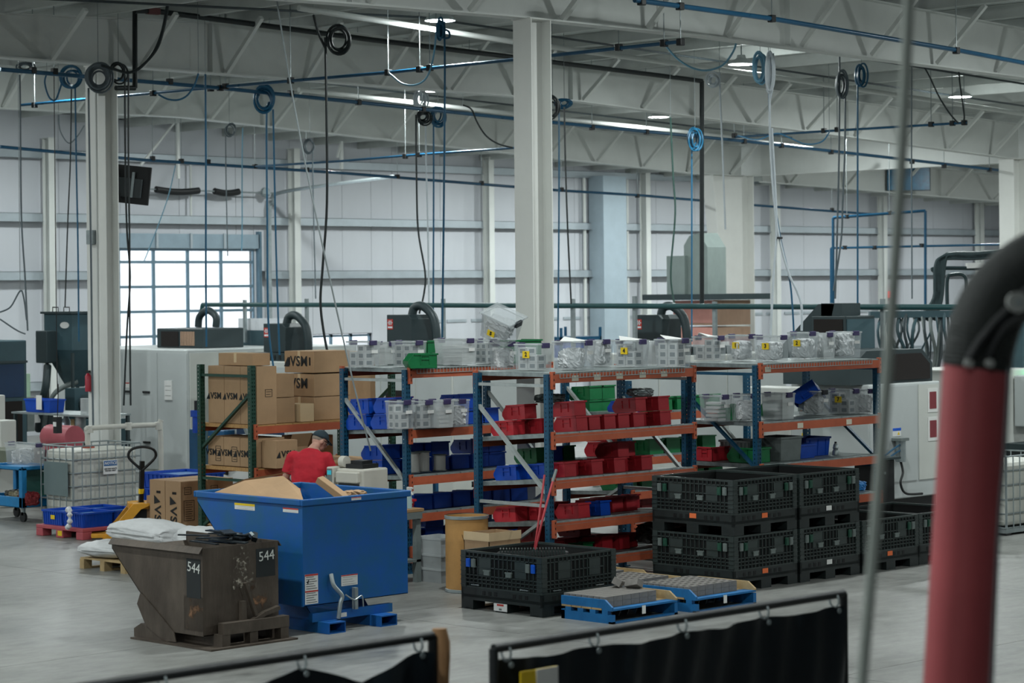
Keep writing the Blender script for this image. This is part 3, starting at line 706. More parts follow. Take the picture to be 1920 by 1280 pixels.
# loose papers on the rack tops
for k, (i, lab) in enumerate(((7, 'the big bag tote'), (9, 'the tote with sticker 4'), (11, 'the last tote of the front rack'), (12, 'the first tote of the right rack'))):
    t0, h0 = TOTES[i]
    o = MB().add([(-.09, -.06, 0), (.08, -.07, .0), (.1, .05, .012), (0, .08, .03), (-.09, .05, .0)], [(0, 1, 2, 3, 4)]).build('packing_sheet', m_papr, None, loc=t0.location + Vector((.0, .0, h0 + .004)))
    md = o.modifiers.new('thick', 'SOLIDIFY'); md.thickness = .004; md.offset = 1
    o.scale = (1.5, 1.9, 1.6); o.rotation_euler.z = .4 * k
    tag(o, 'loose white packing sheet lying on ' + lab, 'paper')
# ---- small goods on shelves
m_spool = mat('spool_white', '#c4c6c2', .6, var=.05)
for k, (px, yb, rh, r) in enumerate(((775, 887, .24, .085), (794, 885, .24, .085), (826, 883, .19, .075))):
    p = P(px, yb, z=1.19) ; p.y = max(p.y, 21.75)
    t = T('cable_spool', 'white cable spool, ' + ['leftmost of three on the workbench rack', 'middle of three on the workbench rack', 'smallest and rightmost of three on the workbench rack'][k], 'spool', p + Vector((.08, .1, 0)), 0, 'white spools on the workbench rack')
    MB().cyl((0, 0, .01), (0, 0, rh), r, n=18).build('core', m_spool, t, True)
    for z in (0, rh): MB().cyl((0, 0, z), (0, 0, z + .01), r * 1.2, n=18).build('flange', m_grey, t)
gl = T('glove_box', 'open white box with blue gloves on the workbench rack', 'box', P(860, 913, z=.95) , 0)
gl.location = (21.35, 21.85, .93)
MB().box(-.02, .3, 0, .24, 0, .02).box(-.02, .3, 0, .01, 0, .07).box(-.02, 0, 0, .24, 0, .07).box(.28, .3, 0, .24, 0, .07).build('body', m_papr, gl)
o = obj('gloves', bag_mesh(9), gl, (.12, .11, .09)); o.scale = (.2, .18, .12); o.data.materials[0] = mat('nitrile_blue', '#2d86cf', .5, var=.1)
# grey tubs, crates and blue crates on the right rack, third shelf
def open_tub(name, label, cat, loc, du, dv, h, m, ribs=0, rimw=.012, taper=.92, group=None, rz=0):
    t = T(name, label, cat, loc, rz, group); b = MB(); th = .006
    def R(z, s, k): return [(du / 2 - du * s / 2 + k, dv / 2 - dv * s / 2 + k, z), (du / 2 + du * s / 2 - k, dv / 2 - dv * s / 2 + k, z), (du / 2 + du * s / 2 - k, dv / 2 + dv * s / 2 - k, z), (du / 2 - du * s / 2 + k, dv / 2 + dv * s / 2 - k, z)]
    b.add(R(0, taper, 0) + R(h, 1, 0) + R(h, 1, th) + R(th, taper, th), [(3, 2, 1, 0)] + [(i, (i + 1) % 4, 4 + (i + 1) % 4, 4 + i) for i in range(4)] + [(4 + i, 4 + (i + 1) % 4, 8 + (i + 1) % 4, 8 + i) for i in range(4)] + [(8 + i, 8 + (i + 1) % 4, 12 + (i + 1) % 4, 12 + i) for i in range(4)] + [(12, 13, 14, 15)])
    b.build('body', m, t)
    r = MB().box(-rimw, du + rimw, -rimw, 0, h - .025, h).box(-rimw, du + rimw, dv, dv + rimw, h - .025, h).box(-rimw, 0, 0, dv, h - .025, h).box(du, du + rimw, 0, dv, h - .025, h)
    r.build('rim', m, t)
    if ribs:
        q = MB()
        for i in range(ribs):
            x = du * (i + .5) / ribs; y = dv * (i + .5) / ribs; s = (1 - taper) / 2
            q.bar((x, dv * s * .9, .01), (x, -.006, h - .02), .008, .012, (1, 0, 0)); q.bar((du * s * .9, y, .01), (-.006, y, h - .02), .008, .012, (0, 1, 0))
        q.build('ribs', m, t)
    return t
open_tub('storage_tub', 'plain grey tub right of the blue upright, right rack third shelf', 'tub', (23.75, 19.02, 1.25), .42, .4, .3, m_grey)
open_tub('ribbed_crate', 'grey ribbed crate behind the blue upright, right rack third shelf', 'crate', (23.55, 19.35, 1.25), .4, .5, .25, m_grey, 8)
open_tub('blue_crate', 'smaller blue crate in front, right rack third shelf', 'crate', (24.25, 19.1, 1.25), .3, .3, .18, m_blue, 0)
open_tub('blue_crate', 'larger blue crate with wire rim, right rack third shelf', 'crate', (24.55, 19.25, 1.25), .5, .35, .24, m_blue, 3)
bt = T('steel_bottle', 'small chrome bottle beside the blue crates', 'bottle', (25.1, 19.2, 1.25)); MB().lathe([(0, 0), (.045, 0), (.045, .05), (.03, .07), (.04, .09), (.03, .13), (.015, .15), (0, .15)]).build('body', m_steel, bt, True); MB().cyl((0, 0, .15), (0, 0, .17), .015).build('cap', m_black, bt)
o = obj('glove_wad', bag_mesh(11), None, (25.42, 19.1, 1.02)); o.scale = (.28, .22, .12); o.data.materials[0] = MATS['nitrile_blue']; tag(o, 'wad of blue gloves low on the right rack', 'gloves')
o.location = (25.42, 19.15, .75 + .08)
o = obj('dark_bag', bag_mesh(13), None, (21.75, 19.3, .5)); o.scale = (.45, .4, .24); o.data.materials[0] = mat('dark_poly', '#3f3b38', .35, var=.3); tag(o, 'dark plastic bag slumped on the front rack bottom shelf', 'bag')
o = obj('scrap_heap', bag_mesh(15), None, (21.5, 19.3, 2.21)); o.scale = (.3, .2, .09); o.location = (21.55, 19.4, 2.19); o.data.materials[0] = m_steel; tag(o, 'heap of small metal parts on the red bins', 'parts')
o = obj('scrap_heap', bag_mesh(16), None, (20.15, 19.75, 2.16)); o.scale = (.3, .25, .1); o.location = (20.1, 19.5, 2.17); o.data.materials[0] = mat('dark_castings', '#4b5352', .5, .4, var=.2); tag(o, 'dark cast parts heaped on the leftmost red bins', 'parts')
# ---- cardboard cartons
def carton(name_label, p, du, dv, h, m=None, tape='-y', logo=None, print_box=None, rz=0, lid=True, slots=False, small=None, group=None):
    t = T('cardboard_box', name_label, 'box', p, rz, group); m = m or m_cb
    MB().box(0, du, 0, dv, 0, h).build('body', m, t, bevel=.006)
    if lid:
        f = MB().box(.003, du - .003, .003, dv / 2 - .002, h, h + .003).box(.003, du - .003, dv / 2 + .002, dv - .003, h, h + .003); f.build('flaps', m, t)
        if tape: MB().box(-.002, du + .002, dv / 2 - .028, dv / 2 + .028, h + .003, h + .005).box(-.004, 0, dv / 2 - .028, dv / 2 + .028, h - .12, h + .004).build('tape', m_tape, t)
    if logo:
        for face, x, z, size, rot in logo:
            me = text_mesh('VSM', size, m_ink, size * .022, 'CENTER', triangle=True)
            e = list(face_rot(face))
            if face == '-x': o = obj('logo', me, t, (-.004, x, z), (PI / 2, 0, -PI / 2))
            else: o = obj('logo', me, t, (x, -.004, z), (PI / 2, 0, 0))
            if rot:
                o.rotation_mode = 'QUATERNION'
                o.rotation_quaternion = o.rotation_euler.to_quaternion() @ Matrix.Rotation(rot, 3, 'Z').to_quaternion()
    if print_box:
        for face, x, z, w, hh in print_box:
            q = MB(); th = .006
            def R(a0, a1, z0, z1):
                if face == '-x': q.box(-.003, 0, a0, a1, z0, z1)
                else: q.box(a0, a1, -.003, 0, z0, z1)
            R(x, x + w, z, z + th); R(x, x + w, z + hh - th, z + hh); R(x, x + th, z, z + hh); R(x + w - th, x + w, z, z + hh)
            n = max(2, int(hh / .03))
            for k in range(1, n): R(x + w * .15, x + w * (.85 - .1 * (k % 2)), z + hh * k / n - .003, z + hh * k / n + .003)
            q.build('printed_panel', m_ink, t)
    if slots:
        for face, x, z, w, hh in slots:
            (MB().box(-.003, 0, x, x + w, z, z + hh) if face == '-x' else MB().box(x, x + w, -.003, 0, z, z + hh)).build('hand_hole', m_slot, t)
    return t
zG = 1.69
# the AVSM block on the green rack: three tall cartons side by side
for k in range(3):
    carton(f'tall carton printed with a dark logo, {["left", "middle", "right"][k]} one of three in the green rack', (20.05, 25.84 - .345 * (k + 1), zG), .34, .34, .76, logo=[('-x', .17, .36, .12, 0)], tape=None, group='tall logo cartons in the green rack',
           print_box=[('-y', .14, .36, .12, .1)] if k == 2 else None)
carton('flat carton lying on top of the three tall logo cartons', (20.1, 24.95, zG + .77), .3, .72, .16)
carton('upper small carton taped at its corners, beside the tall cartons', (20.42, 24.88, zG + .34), .33, .36, .31)
carton('lower small carton taped at its corners, beside the tall cartons', (20.41, 24.88, zG), .35, .38, .33)
carton('long logo carton with two hand holes, topmost in the green rack', (21.2, 25.0, zG + .64), .65, .62, .29, logo=[('-x', .31, .15, .19, 0)], slots=[('-x', .07, .1, .03, .11), ('-x', .5, .1, .03, .11)])
carton('long logo carton with a hand hole, below the topmost one', (21.2, 25.0, zG + .32), .65, .62, .3, logo=[('-x', .31, .17, .19, 0)], slots=[('-x', .5, .08, .03, .11)])
carton('carton at the bottom of the logo stack in the green rack', (21.2, 25.0, zG), .65, .62, .31)
ob = carton('worn open carton on the green rack beam', (20.82, 24.84, zG), .24, .36, .24, lid=False, m=m_tape)
carton('carton with tape stripes, right end of the green rack', (21.9, 25.1, zG), .5, .6, .9)
# lower shelf
for k in range(3):
    carton(f'logo carton on the lower shelf of the green rack, {["left", "middle", "right"][k]} of three', (20.05, 25.86 - .345 * (k + 1), 1.125), .48, .34, .38, logo=[('-x', .28 if k else .26, .17, .12, 0)], print_box=[('-x', .06, .06, .11, .2)], tape=None, group='logo cartons on the lower shelf of the green rack')
carton('carton with a logo on its end, lower shelf of the green rack', (20.12, 24.5, 1.125), .36, .3, .36, logo=[('-y', .2, .18, .12, 0)], tape=None)
oc = T('cardboard_box', 'open carton with raised flap behind the man in red', 'box', (20.62, 24.86, 1.125))
MB().box(0, .35, 0, .3, 0, .01).box(0, .35, 0, .008, 0, .24).box(0, .35, .292, .3, 0, .24).box(0, .008, 0, .3, 0, .24).box(.342, .35, 0, .3, 0, .24).build('body', m_cb, oc)
f = MB().box(0, .34, 0, .005, 0, .2).build('flap', m_cb, oc, loc=(0, 0, .24)); f.rotation_euler.x = .5
carton('dark carton deep on the lower shelf of the green rack', (21.2, 25.2, 1.125), .5, .5, .34, m=m_cb2)
# ================================================================== things on the floor
m_hblue = mat('hopper_blue_paint', '#0f55a8', .45, .1, var=.1, scale=3.2, col2='#185a83', bump=.05, bscale=8)
m_hbrown = mat('hopper_bare_steel', '#5c534a', .55, .3, var=.2, scale=3.5, col2='#383029', bump=.15, bscale=30, stretch=(1, 1, .4))
m_chalk = mat('chalk', '#c9ccc8', .9, var=.2, scale=30)
m_board = mat('blackboard_paint', '#1f2426', .8, var=.1)
def patch_mat(name, col, scale):
    m = mat(name, col, .7, var=.3, scale=14); nt = m.node_tree; N = nt.nodes; L = nt.links
    tc = N.new('ShaderNodeTexCoord'); d = N.new('ShaderNodeVectorMath'); d.operation = 'DISTANCE'; d.inputs[1].default_value = (.5, .5, .5); L.new(tc.outputs['Generated'], d.inputs[0])
    nz = N.new('ShaderNodeTexNoise'); nz.inputs['Scale'].default_value = scale; nz.inputs['Detail'].default_value = 8; L.new(tc.outputs['Object'], nz.inputs['Vector'])
    a = N.new('ShaderNodeMath'); a.operation = 'MULTIPLY_ADD'; a.inputs[1].default_value = -.62; L.new(d.outputs['Value'], a.inputs[0]); L.new(nz.outputs['Fac'], a.inputs[2])
    r = N.new('ShaderNodeMapRange'); r.inputs['From Min'].default_value = .16; r.inputs['From Max'].default_value = .34; L.new(a.outputs[0], r.inputs[0])
    tr = N.new('ShaderNodeBsdfTransparent'); mx = N.new('ShaderNodeMixShader'); L.new(r.outputs[0], mx.inputs[0]); L.new(tr.outputs[0], mx.inputs[1]); L.new(N['Principled BSDF'].outputs[0], mx.inputs[2]); L.new(mx.outputs[0], N['Material Output'].inputs['Surface'])
    return m
m_worn = patch_mat('worn_paint', '#b5ad9f', 22); m_tan = patch_mat('tan_rust_stain', '#8d6a4f', 9)
m_redink = mat('red_ink', '#b23a33', .7, var=0)
m_bulk = mat('bulk_bin_black', '#232a2a', .4, var=.15, scale=5)
m_bulkr = mat('bulk_bin_ribs', '#343d3c', .32, var=.12, scale=5)
m_bulkdark = mat('bulk_bin_recess_shade', '#080b0c', .6, var=.1)  # same plastic as the ribs; recess shade is put into this colour
m_lgrey = mat('latch_grey', '#6a7472', .4, var=.08); m_lgreen = mat('latch_green', '#1f4a3b', .45, var=.08); m_lblue = mat('latch_blue', '#1557c4', .4, var=.05)
m_orange = mat('orange_sticker', '#e2703f', .7, var=.05)
def dump_hopper(name, label, u0, du, vn, vt, zb, zt, m, lip, floor_v, skid, paint):
    "self-dumping hopper: vertical end plate at vn, sloped dumping side reaching to vt at the rim"
    t = T(name, label, 'hopper', (u0, vn, 0)); L = vt - vn; th = .008
    prof = [(0, zb), (floor_v, zb - .0), (L, zt - .10), (L, zt), (0, zt)]
    for i, x in enumerate((0, du - th)): MB().prism(prof, 0, x, x + th).build('side_plate', m, t)
    MB().box(th, du - th, 0, th, zb, zt).build('end_plate', m, t)
    MB().box(th, du - th, 0, floor_v, zb, zb + th).build('floor_plate', m, t)
    MB().add([(0, floor_v, zb), (du, floor_v, zb), (du, L, zt - .10), (0, L, zt - .10), (0, floor_v, zb + .012), (du, floor_v, zb + .012), (du, L, zt - .09), (0, L, zt - .09)], [(0, 1, 2, 3), (7, 6, 5, 4), (0, 4, 5, 1), (3, 2, 6, 7), (0, 3, 7, 4), (1, 5, 6, 2)]).build('chute_plate', m, t)
    if lip:
        r = MB().box(-.03, du + .03, -.035, .0, zt - .05, zt + .015).box(-.03, du + .03, L, L + .03, zt - .05, zt + .015).box(-.03, 0, 0, L, zt - .05, zt + .015).box(du, du + .03, 0, L, zt - .05, zt + .015)
        r.build('rim', m, t, bevel=.01)
    else:
        r = MB()
        r.add([(-.005, 0, zt + .002), (-.005, L, zt + .002), (-.045, L, zt - .05), (-.045, 0, zt - .05), (.005, 0, zt + .01), (.005, L, zt + .01)], [(0, 1, 2, 3), (4, 5, 1, 0)])
        r.add([(du + .005, 0, zt + .002), (du + .005, L, zt + .002), (du + .045, L, zt - .05), (du + .045, 0, zt - .05)], [(0, 1, 2, 3)])
        q = r.build('rim', m, t); md = q.modifiers.new('s', 'SOLIDIFY'); md.thickness = .008
    return t
BH = dump_hopper('dump_hopper', 'big blue self-dumping hopper with cardboard scraps in it', 15.62, 1.42, 18.62, 20.33, .28, 1.34, m_hblue, True, .72, True, None)
for x in (.30, 1.0):
    s = MB().box(x - .11, x + .11, -.17, 1.75, .0, .012).box(x - .11, x + .11, -.17, 1.75, .1, .112).box(x - .11, x - .1, -.17, 1.75, .012, .1).box(x + .1, x + .11, -.17, 1.75, .012, .1); s.build('fork_pocket', m_hblue, BH)
MB().box(.12, 1.2, .0, .06, .112, .2).build('cross_bar', m_hblue, BH); MB().box(.1, 1.22, 1.2, 1.3, .112, .2).build('cross_bar', m_hblue, BH)
for x in (.26, 1.04):
    MB().prism([(.15, .112), (1.25, .112), (1.3, .3), (1.05, .68), (.72, .30), (.3, .28)], 0, x - .006, x + .006).build('rocker_plate', m_hblue, BH)
MB().tube(curve_pts([(.35, -.02, .58), (.35, -.06, .47), (.44, -.08, .36), (.42, -.08, .28), (.4, -.07, .13)]), .022, 8).build('latch_lever', m_steel, BH)
MB().box(.62, .66, -.08, -.03, .2, .42).build('latch_post', m_steel, BH)
MB().tube(curve_pts([(.5, -.07, .36), (.6, -.09, .3), (.7, -.09, .33), (.72, -.09, .22)]), .008, 6).build('safety_chain', m_steel, BH)
def sticker(t, x0, x1, z0, z1, y=-.004, red=.16, lines=6, col=None, face='-y'):
    mb = MB(); mb.box(x0, x1, y - .002, y, z0, z1) if face == '-y' else mb.box(y - .002, y, x0, x1, z0, z1)
    s = mb.build('warning_sticker', m_papr, t)
    h = z1 - z0
    def bx(a, b, c, d, m, nm):
        q = MB(); q.box(a, b, y - .0035, y - .002, c, d) if face == '-y' else q.box(y - .0035, y - .002, a, b, c, d); q.build(nm, m, s)
    if red: bx(x0, x1, z1 - h * red, z1, col or m_redink, 'coloured_band')
    q = MB()
    for k in range(lines):
        z = z0 + h * (1 - red) * (k + .6) / (lines + .2); a, b = x0 + (x1 - x0) * .08, x1 - (x1 - x0) * (.08 + .12 * (k % 3))
        q.box(a, b, y - .003, y - .002, z, z + h * .02) if face == '-y' else q.box(y - .003, y - .002, a, b, z, z + h * .02)
    q.build('small_print', m_ink, s); return s
sticker(BH, .02, .19, .30, .60, red=.06, lines=12); MB().box(.02, .19, -.0075, -.006, .42, .435).build('red_line', m_redink, BH)
MB().add([(.04, -.0075, .52), (.075, -.0075, .555), (.06, -.0075, .5)], [(0, 1, 2)]).build('pictogram', m_ink, BH)
sticker(BH, .5, .72, .44, .55, red=.1, lines=4); sticker(BH, .44, .57, .128, .17, red=0, lines=2, y=-.002)
sticker(BH, .62, .75, 1.305, 1.335, y=-.037, red=.25, lines=1)
sticker(BH, .06, .30, 1.215, 1.26, y=-.002, red=.3, lines=2, face='-x'); sticker(BH, .75, 1.08, 1.20, 1.265, y=-.002, red=.35, lines=2, col=m_yel, face='-x')
# cardboard in the blue hopper
def sheet_obj(name, label, cat, pts, th, m, up_=(0, 0, 1), group=None):
    o = MB().sheet(pts, th, up_).build(name, m); return tag(o, label, cat, group)
cbs = [P(424, 925, v=20.1), P(450, 912, v=20.15), P(512, 895, v=20.0), P(524, 896, v=19.8), P(556, 932, v=18.95), P(480, 930, v=19.2)]
def flat(pts, name, label, cat, th, m): return sheet_obj(name, label, cat, pts, th, m, (-.3, -.6, .8))
flat([(15.72, 20.2, 1.33), (15.7, 19.3, 1.33), (15.72, 18.72, 1.33), (15.95, 19.05, 1.42), (16.1, 19.5, 1.52), (15.95, 19.95, 1.46)], 'cardboard_sheet', 'large bent cardboard sheet poking out of the blue hopper', 'cardboard', .006, m_cb)
flat([(15.85, 20.25, 1.36), (16.0, 20.0, 1.47), (16.3, 19.6, 1.55), (16.3, 20.1, 1.46)], 'cardboard_sheet', 'crumpled cardboard piece behind the large sheet in the blue hopper', 'cardboard', .006, m_cb2)
o = MB().obox((0, 0, 0), (.1, .42, .07)).build('cardboard_strip', m_cb, bevel=.004); o.location = (16.35, 18.98, 1.38); o.rotation_euler = (.55, -.1, .25); tag(o, 'narrow cardboard sleeve leaning over the blue hopper rim', 'cardboard')
o = obj('paper_wad', bag_mesh(21), None, (16.55, 18.9, 1.31)); o.scale = (.24, .18, .12); o.data.materials[0] = m_cb; tag(o, 'small crumpled brown paper wad in the blue hopper', 'paper')
MB().box(.02, 1.4, .3, 1.3, .9, .92).build('scrap_layer', m_cb2, BH)
# brown hopper
NH = dump_hopper('dump_hopper', 'worn bare-steel dumping hopper chalked 544', 14.36, .94, 18.62, 20.10, .12, .97, m_hbrown, False, .62, True, None)
MB().box(-.06, 1.02, -.2, 1.1, 0, .018).build('base_plate', m_hbrown, NH)
for x in (-.012, .945): MB().prism([(.42, .03), (.6, .02), (.91, .15), (1.05, .35), (.99, .47), (.72, .3), (.45, .12)], 0, x, x + .01).build('rocker_plate', m_hbrown, NH)
for x in (.0, .85): MB().prism([(.6, .018), (1.12, .018), (1.12, .1), (1.0, .16), (.8, .12)], 0, x, x + .05).build('rear_stop', m_hbrown, NH)
MB().box(.15, .96, -.14, -.04, .13, .24).build('front_beam', m_hbrown, NH); 
for x in (.17, .9): MB().box(x - .04, x + .06, -.13, .9, .018, .13).build('skid', m_hbrown, NH)
MB().box(.48, .58, -.12, -.02, .018, .13).build('post', m_hbrown, NH)
MB().bar((.48, -.05, .6), (.6, -.06, .27), .05, .03).bar((.55, -.07, .22), (.7, -.07, .28), .06, .04).bar((.7, -.07, .28), (.88, -.07, .32), .06, .04).build('latch_lever', m_hbrown, NH)
MB().box(.44, .5, -.05, 0, .22, .42).build('latch_bracket', m_hbrown, NH)
MB().box(.66, .90, -.003, 0, .63, .91).build('chalk_board', m_board, NH); MB().box(-.003, 0, .03, .25, .48, .86).build('chalk_board', m_board, NH)
obj('chalk_number', text_mesh('544', .135, m_chalk, .0), NH, (.79, -.005, .83), (PI / 2, -.06, 0)); obj('chalk_number', text_mesh('544', .135, m_chalk, .0), NH, (-.005, .135, .77), (PI / 2, .1, -PI / 2))
MB().box(.34, .66, -.002, 0, .46, .72).build('worn_paint_patch', m_worn, NH); MB().box(.38, .58, -.0022, 0, .62, .95).build('worn_paint_patch', m_worn, NH)
MB().box(-.002, 0, .0, .3, .16, .5).build('rust_stain', m_tan, NH); MB().box(.55, .9, -.002, 0, .3, .6).build('rust_stain', m_tan, NH)
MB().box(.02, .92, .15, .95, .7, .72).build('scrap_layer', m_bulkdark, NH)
# metal offcuts and bags on the brown hopper
m_offcut = mat('black_steel_offcut', '#2a3136', .4, .5, var=.15)
for k in range(9):
    o = MB().obox((0, 0, 0), (random.uniform(.25, .5), random.uniform(.05, .12), .012)).build('steel_offcut', m_offcut)
    o.location = (14.62 + random.uniform(0, .4), 19.0 + random.uniform(-.22, .45), .965 + k * .012); o.rotation_euler = (random.uniform(-.08, .08), random.uniform(-.08, .05), random.uniform(1.0, 2.4))
    tag(o, 'dark flat steel offcut heaped in the brown hopper', 'metal scrap', 'steel offcuts in the brown hopper')
for k in range(5):
    o = MB().obox((0, 0, 0), (.12, .05, .05)).build('shiny_clip', m_steel if k % 2 else m_offcut); o.location = (14.95 + .06 * k, 18.85 + .03 * (k % 2), 1.0); o.rotation_euler = (.3 * k, .4, k); tag(o, 'small bright metal scrap at the right of the brown hopper', 'metal scrap', 'bright scraps in the brown hopper')
# ---- white sacks on a small pallet behind the brown hopper
m_sack = mat('woven_white_sack', '#cfd1d2', .65, var=.06, scale=6, bump=.25, bscale=18)
def sack(label, loc, sc, rot):
    bm = bmesh.new(); bmesh.ops.create_cube(bm, size=1); bmesh.ops.subdivide_edges(bm, edges=bm.edges, cuts=9, use_grid_fill=True)
    rnd = random.Random(label)
    for q in bm.verts:
        x, y, z = q.co * 2; f = (1 - .55 * x ** 6) * (1 - .35 * y ** 4); q.co.z = z * .5 * max(.08, f * (1 - .25 * (x * x + y * y) * .5)); q.co += Vector((rnd.uniform(-1, 1), rnd.uniform(-1, 1), rnd.uniform(-1, 1))) * .02
    me = bpy.data.meshes.new('body'); bm.to_mesh(me); bm.free(); me.materials.append(m_sack); me.polygons.foreach_set('use_smooth', [True] * len(me.polygons))
    t = T('white_sack', label, 'sack', loc, 0, 'white sacks on the small pallet'); t.rotation_euler = rot
    o = obj('body', me, t); o.scale = sc
    a = Vector(sc)
    for s in (-1, 1): MB().box(s * a.x * .5 - .03, s * a.x * .5 + .03, -a.y * .42, a.y * .42, -.008, .008).build('sewn_end', m_sack, t)
    q = text_mesh('111 11 1111', .05, m_ink, .002); obj('print', q, t, (0, 0, a.z * .47), (0, 0, PI)); obj('print', text_mesh('11 1 111', .05, m_ink, .002), t, (.05, -.1, a.z * .44), (0, 0, PI))
    return t
PW = Vector((17.55, 24.3, 0))
def wood_pallet(label, loc, du, dv, h, m, rz=0, nb=5, name='wooden_pallet', group=None):
    t = T(name, label, 'pallet', loc, rz, group)
    for y in (0, dv / 2 - .045, dv - .09): 
        for x in (0, du / 2 - .06, du - .12): MB().box(x, x + .12, y, y + .09, .02, h - .04).build('block', m, t)
    for y in (0, dv / 2 - .045, dv - .09): MB().box(0, du, y, y + .09, 0, .02).build('bottom_board', m, t); MB().box(0, du, y, y + .09, h - .04, h - .02).build('stringer_board', m, t)
    w = dv and du / nb
    for k in range(nb): MB().box(k * w + .01, (k + 1) * w - .01, 0, dv, h - .02, h).build('top_board', m, t)
    return t
m_pine = mat('raw_pine', '#a9926a', .75, var=.2, scale=5)
wood_pallet('small wooden pallet under the white sacks', PW, .95, .95, .14, m_pine)
sack('white sack sticking out at the left over the pallet edge', (17.8, 24.9, .25), (.5, .7, .22), (.0, 0, .2))
sack('large printed white sack on top of the pile', (17.95, 24.3, .48), (.62, .95, .32), (.03, .03, .1))
sack('white sack at the right of the pile behind the brown hopper', (18.25, 23.78, .40), (.62, .85, .32), (0, 0, .3))
sack('white sack in the middle of the pile', (18.3, 24.6, .38), (.55, .8, .26), (0, .04, .1))
sack('white sack at the bottom of the pile', (18.0, 24.2, .25), (.6, .85, .22), (0, 0, 0))
# ---- black collapsible bulk containers
DVb, DUb, Hb = 1.22, 1.14, .628
def bulk_meshes():
    base = MB(); base.box(0, DUb, 0, DVb, .13, .16)
    for (x0, x1, y0, y1) in ((0, DUb, 0, .03), (0, DUb, DVb - .03, DVb), (0, .03, 0, DVb), (DUb - .03, DUb, 0, DVb)): base.box(x0, x1, y0, y1, .1, .235)
    foot = MB()
    foot.box(-.09, .09, -.09, .09, 0, .1)
    win = MB()
    for k in range(3):
        for s in (.16, .62): win.box(s + k * .09, s + k * .09 + .045, -.003, 0, .165, .21); win.box(-.003, 0, s + k * .09 + .05, s + k * .09 + .095, .165, .21)
    def wall(Lw, seed):
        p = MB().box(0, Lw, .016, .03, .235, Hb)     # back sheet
        r = MB(); rnd = random.Random(seed)
        r.box(0, Lw, 0, .034, Hb - .022, Hb); r.box(0, Lw, 0, .016, .235, .25)
        for z in (.29, .33, .37, .565): r.box(.0, Lw, 0, .016, z - .006, z + .006)
        r.box(.2, Lw - .2, 0, .016, .455, .467)
        n = int(Lw / .062)
        for k in range(n + 1):
            x = Lw * k / n; lo, hi = .25, Hb - .02
            if .26 < x < .44 or Lw - .40 < x < Lw - .24: segs = ((.25, .37), (.56, .606))   # plain panels between
            else: segs = ((lo, hi),)
            for a, b in segs: r.box(max(0, x - .005), min(Lw, x + .005), 0, .016, a, b)
        r.box(.26, .44, .006, .016, .38, .56).box(Lw - .41, Lw - .24, .006, .016, .38, .56)
        for x in (0, Lw - .075): r.box(x, x + .075, -.004, .016, .235, Hb)
        for x in (.0, Lw - .075):
            for k in range(7): r.box(x, x + .075, -.012, -.004, .26 + k * .05, .268 + k * .05)
        return p, r
    return base, foot, win, wall(DUb, 1), wall(DVb, 2)
bb, bfoot, bwin, (wu_p, wu_r), (wv_p, wv_r) = bulk_meshes()
ME = dict(base=bb.mesh('base', m_bulk), foot=bfoot.mesh('foot', m_bulk), win=bwin.mesh('slots', m_bulkdark), up=wu_p.mesh('wall_sheet', m_bulkdark), ur=wu_r.mesh('ribs', m_bulkr), vp=wv_p.mesh('wall_sheet', m_bulkdark), vr=wv_r.mesh('ribs', m_bulkr))
LAT = MB().box(-.028, .028, -.016, 0, -.045, .045).box(-.018, .018, -.02, -.016, -.03, .03)
LATm = {c: LAT.mesh('latch', m) for c, m in (('green', m_lgreen), ('grey', m_lgrey), ('blue', m_lblue))}
HINGE = MB().box(-.04, .04, -.016, 0, -.028, .028).box(-.05, .05, -.018, 0, .012, .028).mesh('latch_plate', m_lgrey)
def bulk(label, loc, style='green', stick=('-y',), white=False):
    t = T('bulk_container', label, 'container', loc, 0, 'black collapsible bulk containers')
    obj('base', ME['base'], t); tag(obj('slots', ME['win'], t), kind='stuff')
    for x in (.09, DUb / 2, DUb - .09):
        for y in (.09, DVb / 2, DVb - .09): obj('foot', ME['foot'], t, (x, y, 0))
    for key, L_, rot, off in (('u', DUb, 0, (0, 0, 0)), ('u', DUb, PI, (DUb, DVb, 0)), ('v', DVb, -PI / 2, (0, DVb, 0)), ('v', DVb, PI / 2, (DUb, 0, 0))):
        w_ = obj('wall', ME[key + 'p'], t, off, (0, 0, rot)); obj('ribs', ME[key + 'r'], w_)
        if (key, rot) in (('u', 0), ('v', -PI / 2)):
            cols_ = {'green': ('grey', 'green', 'green', 'grey'), 'blue': ('blue', 'grey', 'grey', 'blue')}[style]
            for x, c in zip((.12, .2, L_ - .2, L_ - .12), cols_):
                if key == 'u' and style == 'blue': continue
                obj('latch', LATm[c], w_, (x, -.002, .5))
            for x in (L_ * .33, L_ * .6):
                if key == 'v' or style == 'green': obj('latch_plate', HINGE, w_, (x, 0, .41))
            if style == 'blue':
                for x in (.22, L_ - .26): MB().box(x - .06, x + .06, -.012, 0, .262, .272).build('hinge_pin', m_steel, w_)
    for f in stick:
        if f == '-y': MB().box(.5, .6, -.005, -.003, .17, .225).build('sticker', m_papr if white else m_orange, t)
        else: MB().box(-.005, -.003, .55, .65, .17, .225).build('sticker', m_orange, t)
    return t
bulk('black bulk container, lower one of the left stack', (20.99, 17.5, 0)); bulk('black bulk container, upper one of the left stack', (20.99, 17.5, .632), stick=('-y', '-x'))
bulk('black bulk container, lower one of the right stack', (22.17, 17.49, 0), white=True); bulk('black bulk container, upper one of the right stack', (22.17, 17.49, .632), white=True)
bulk('single black bulk container with an orange sticker, right of the stacks', (23.35, 17.48, 0)); bulk('black bulk container partly hidden behind the red extraction arm', (24.53, 17.5, 0), stick=())
b1 = bulk('black bulk container with blue latches standing alone by the blue pallets', (18.08, 17.68, 0), 'blue', ())
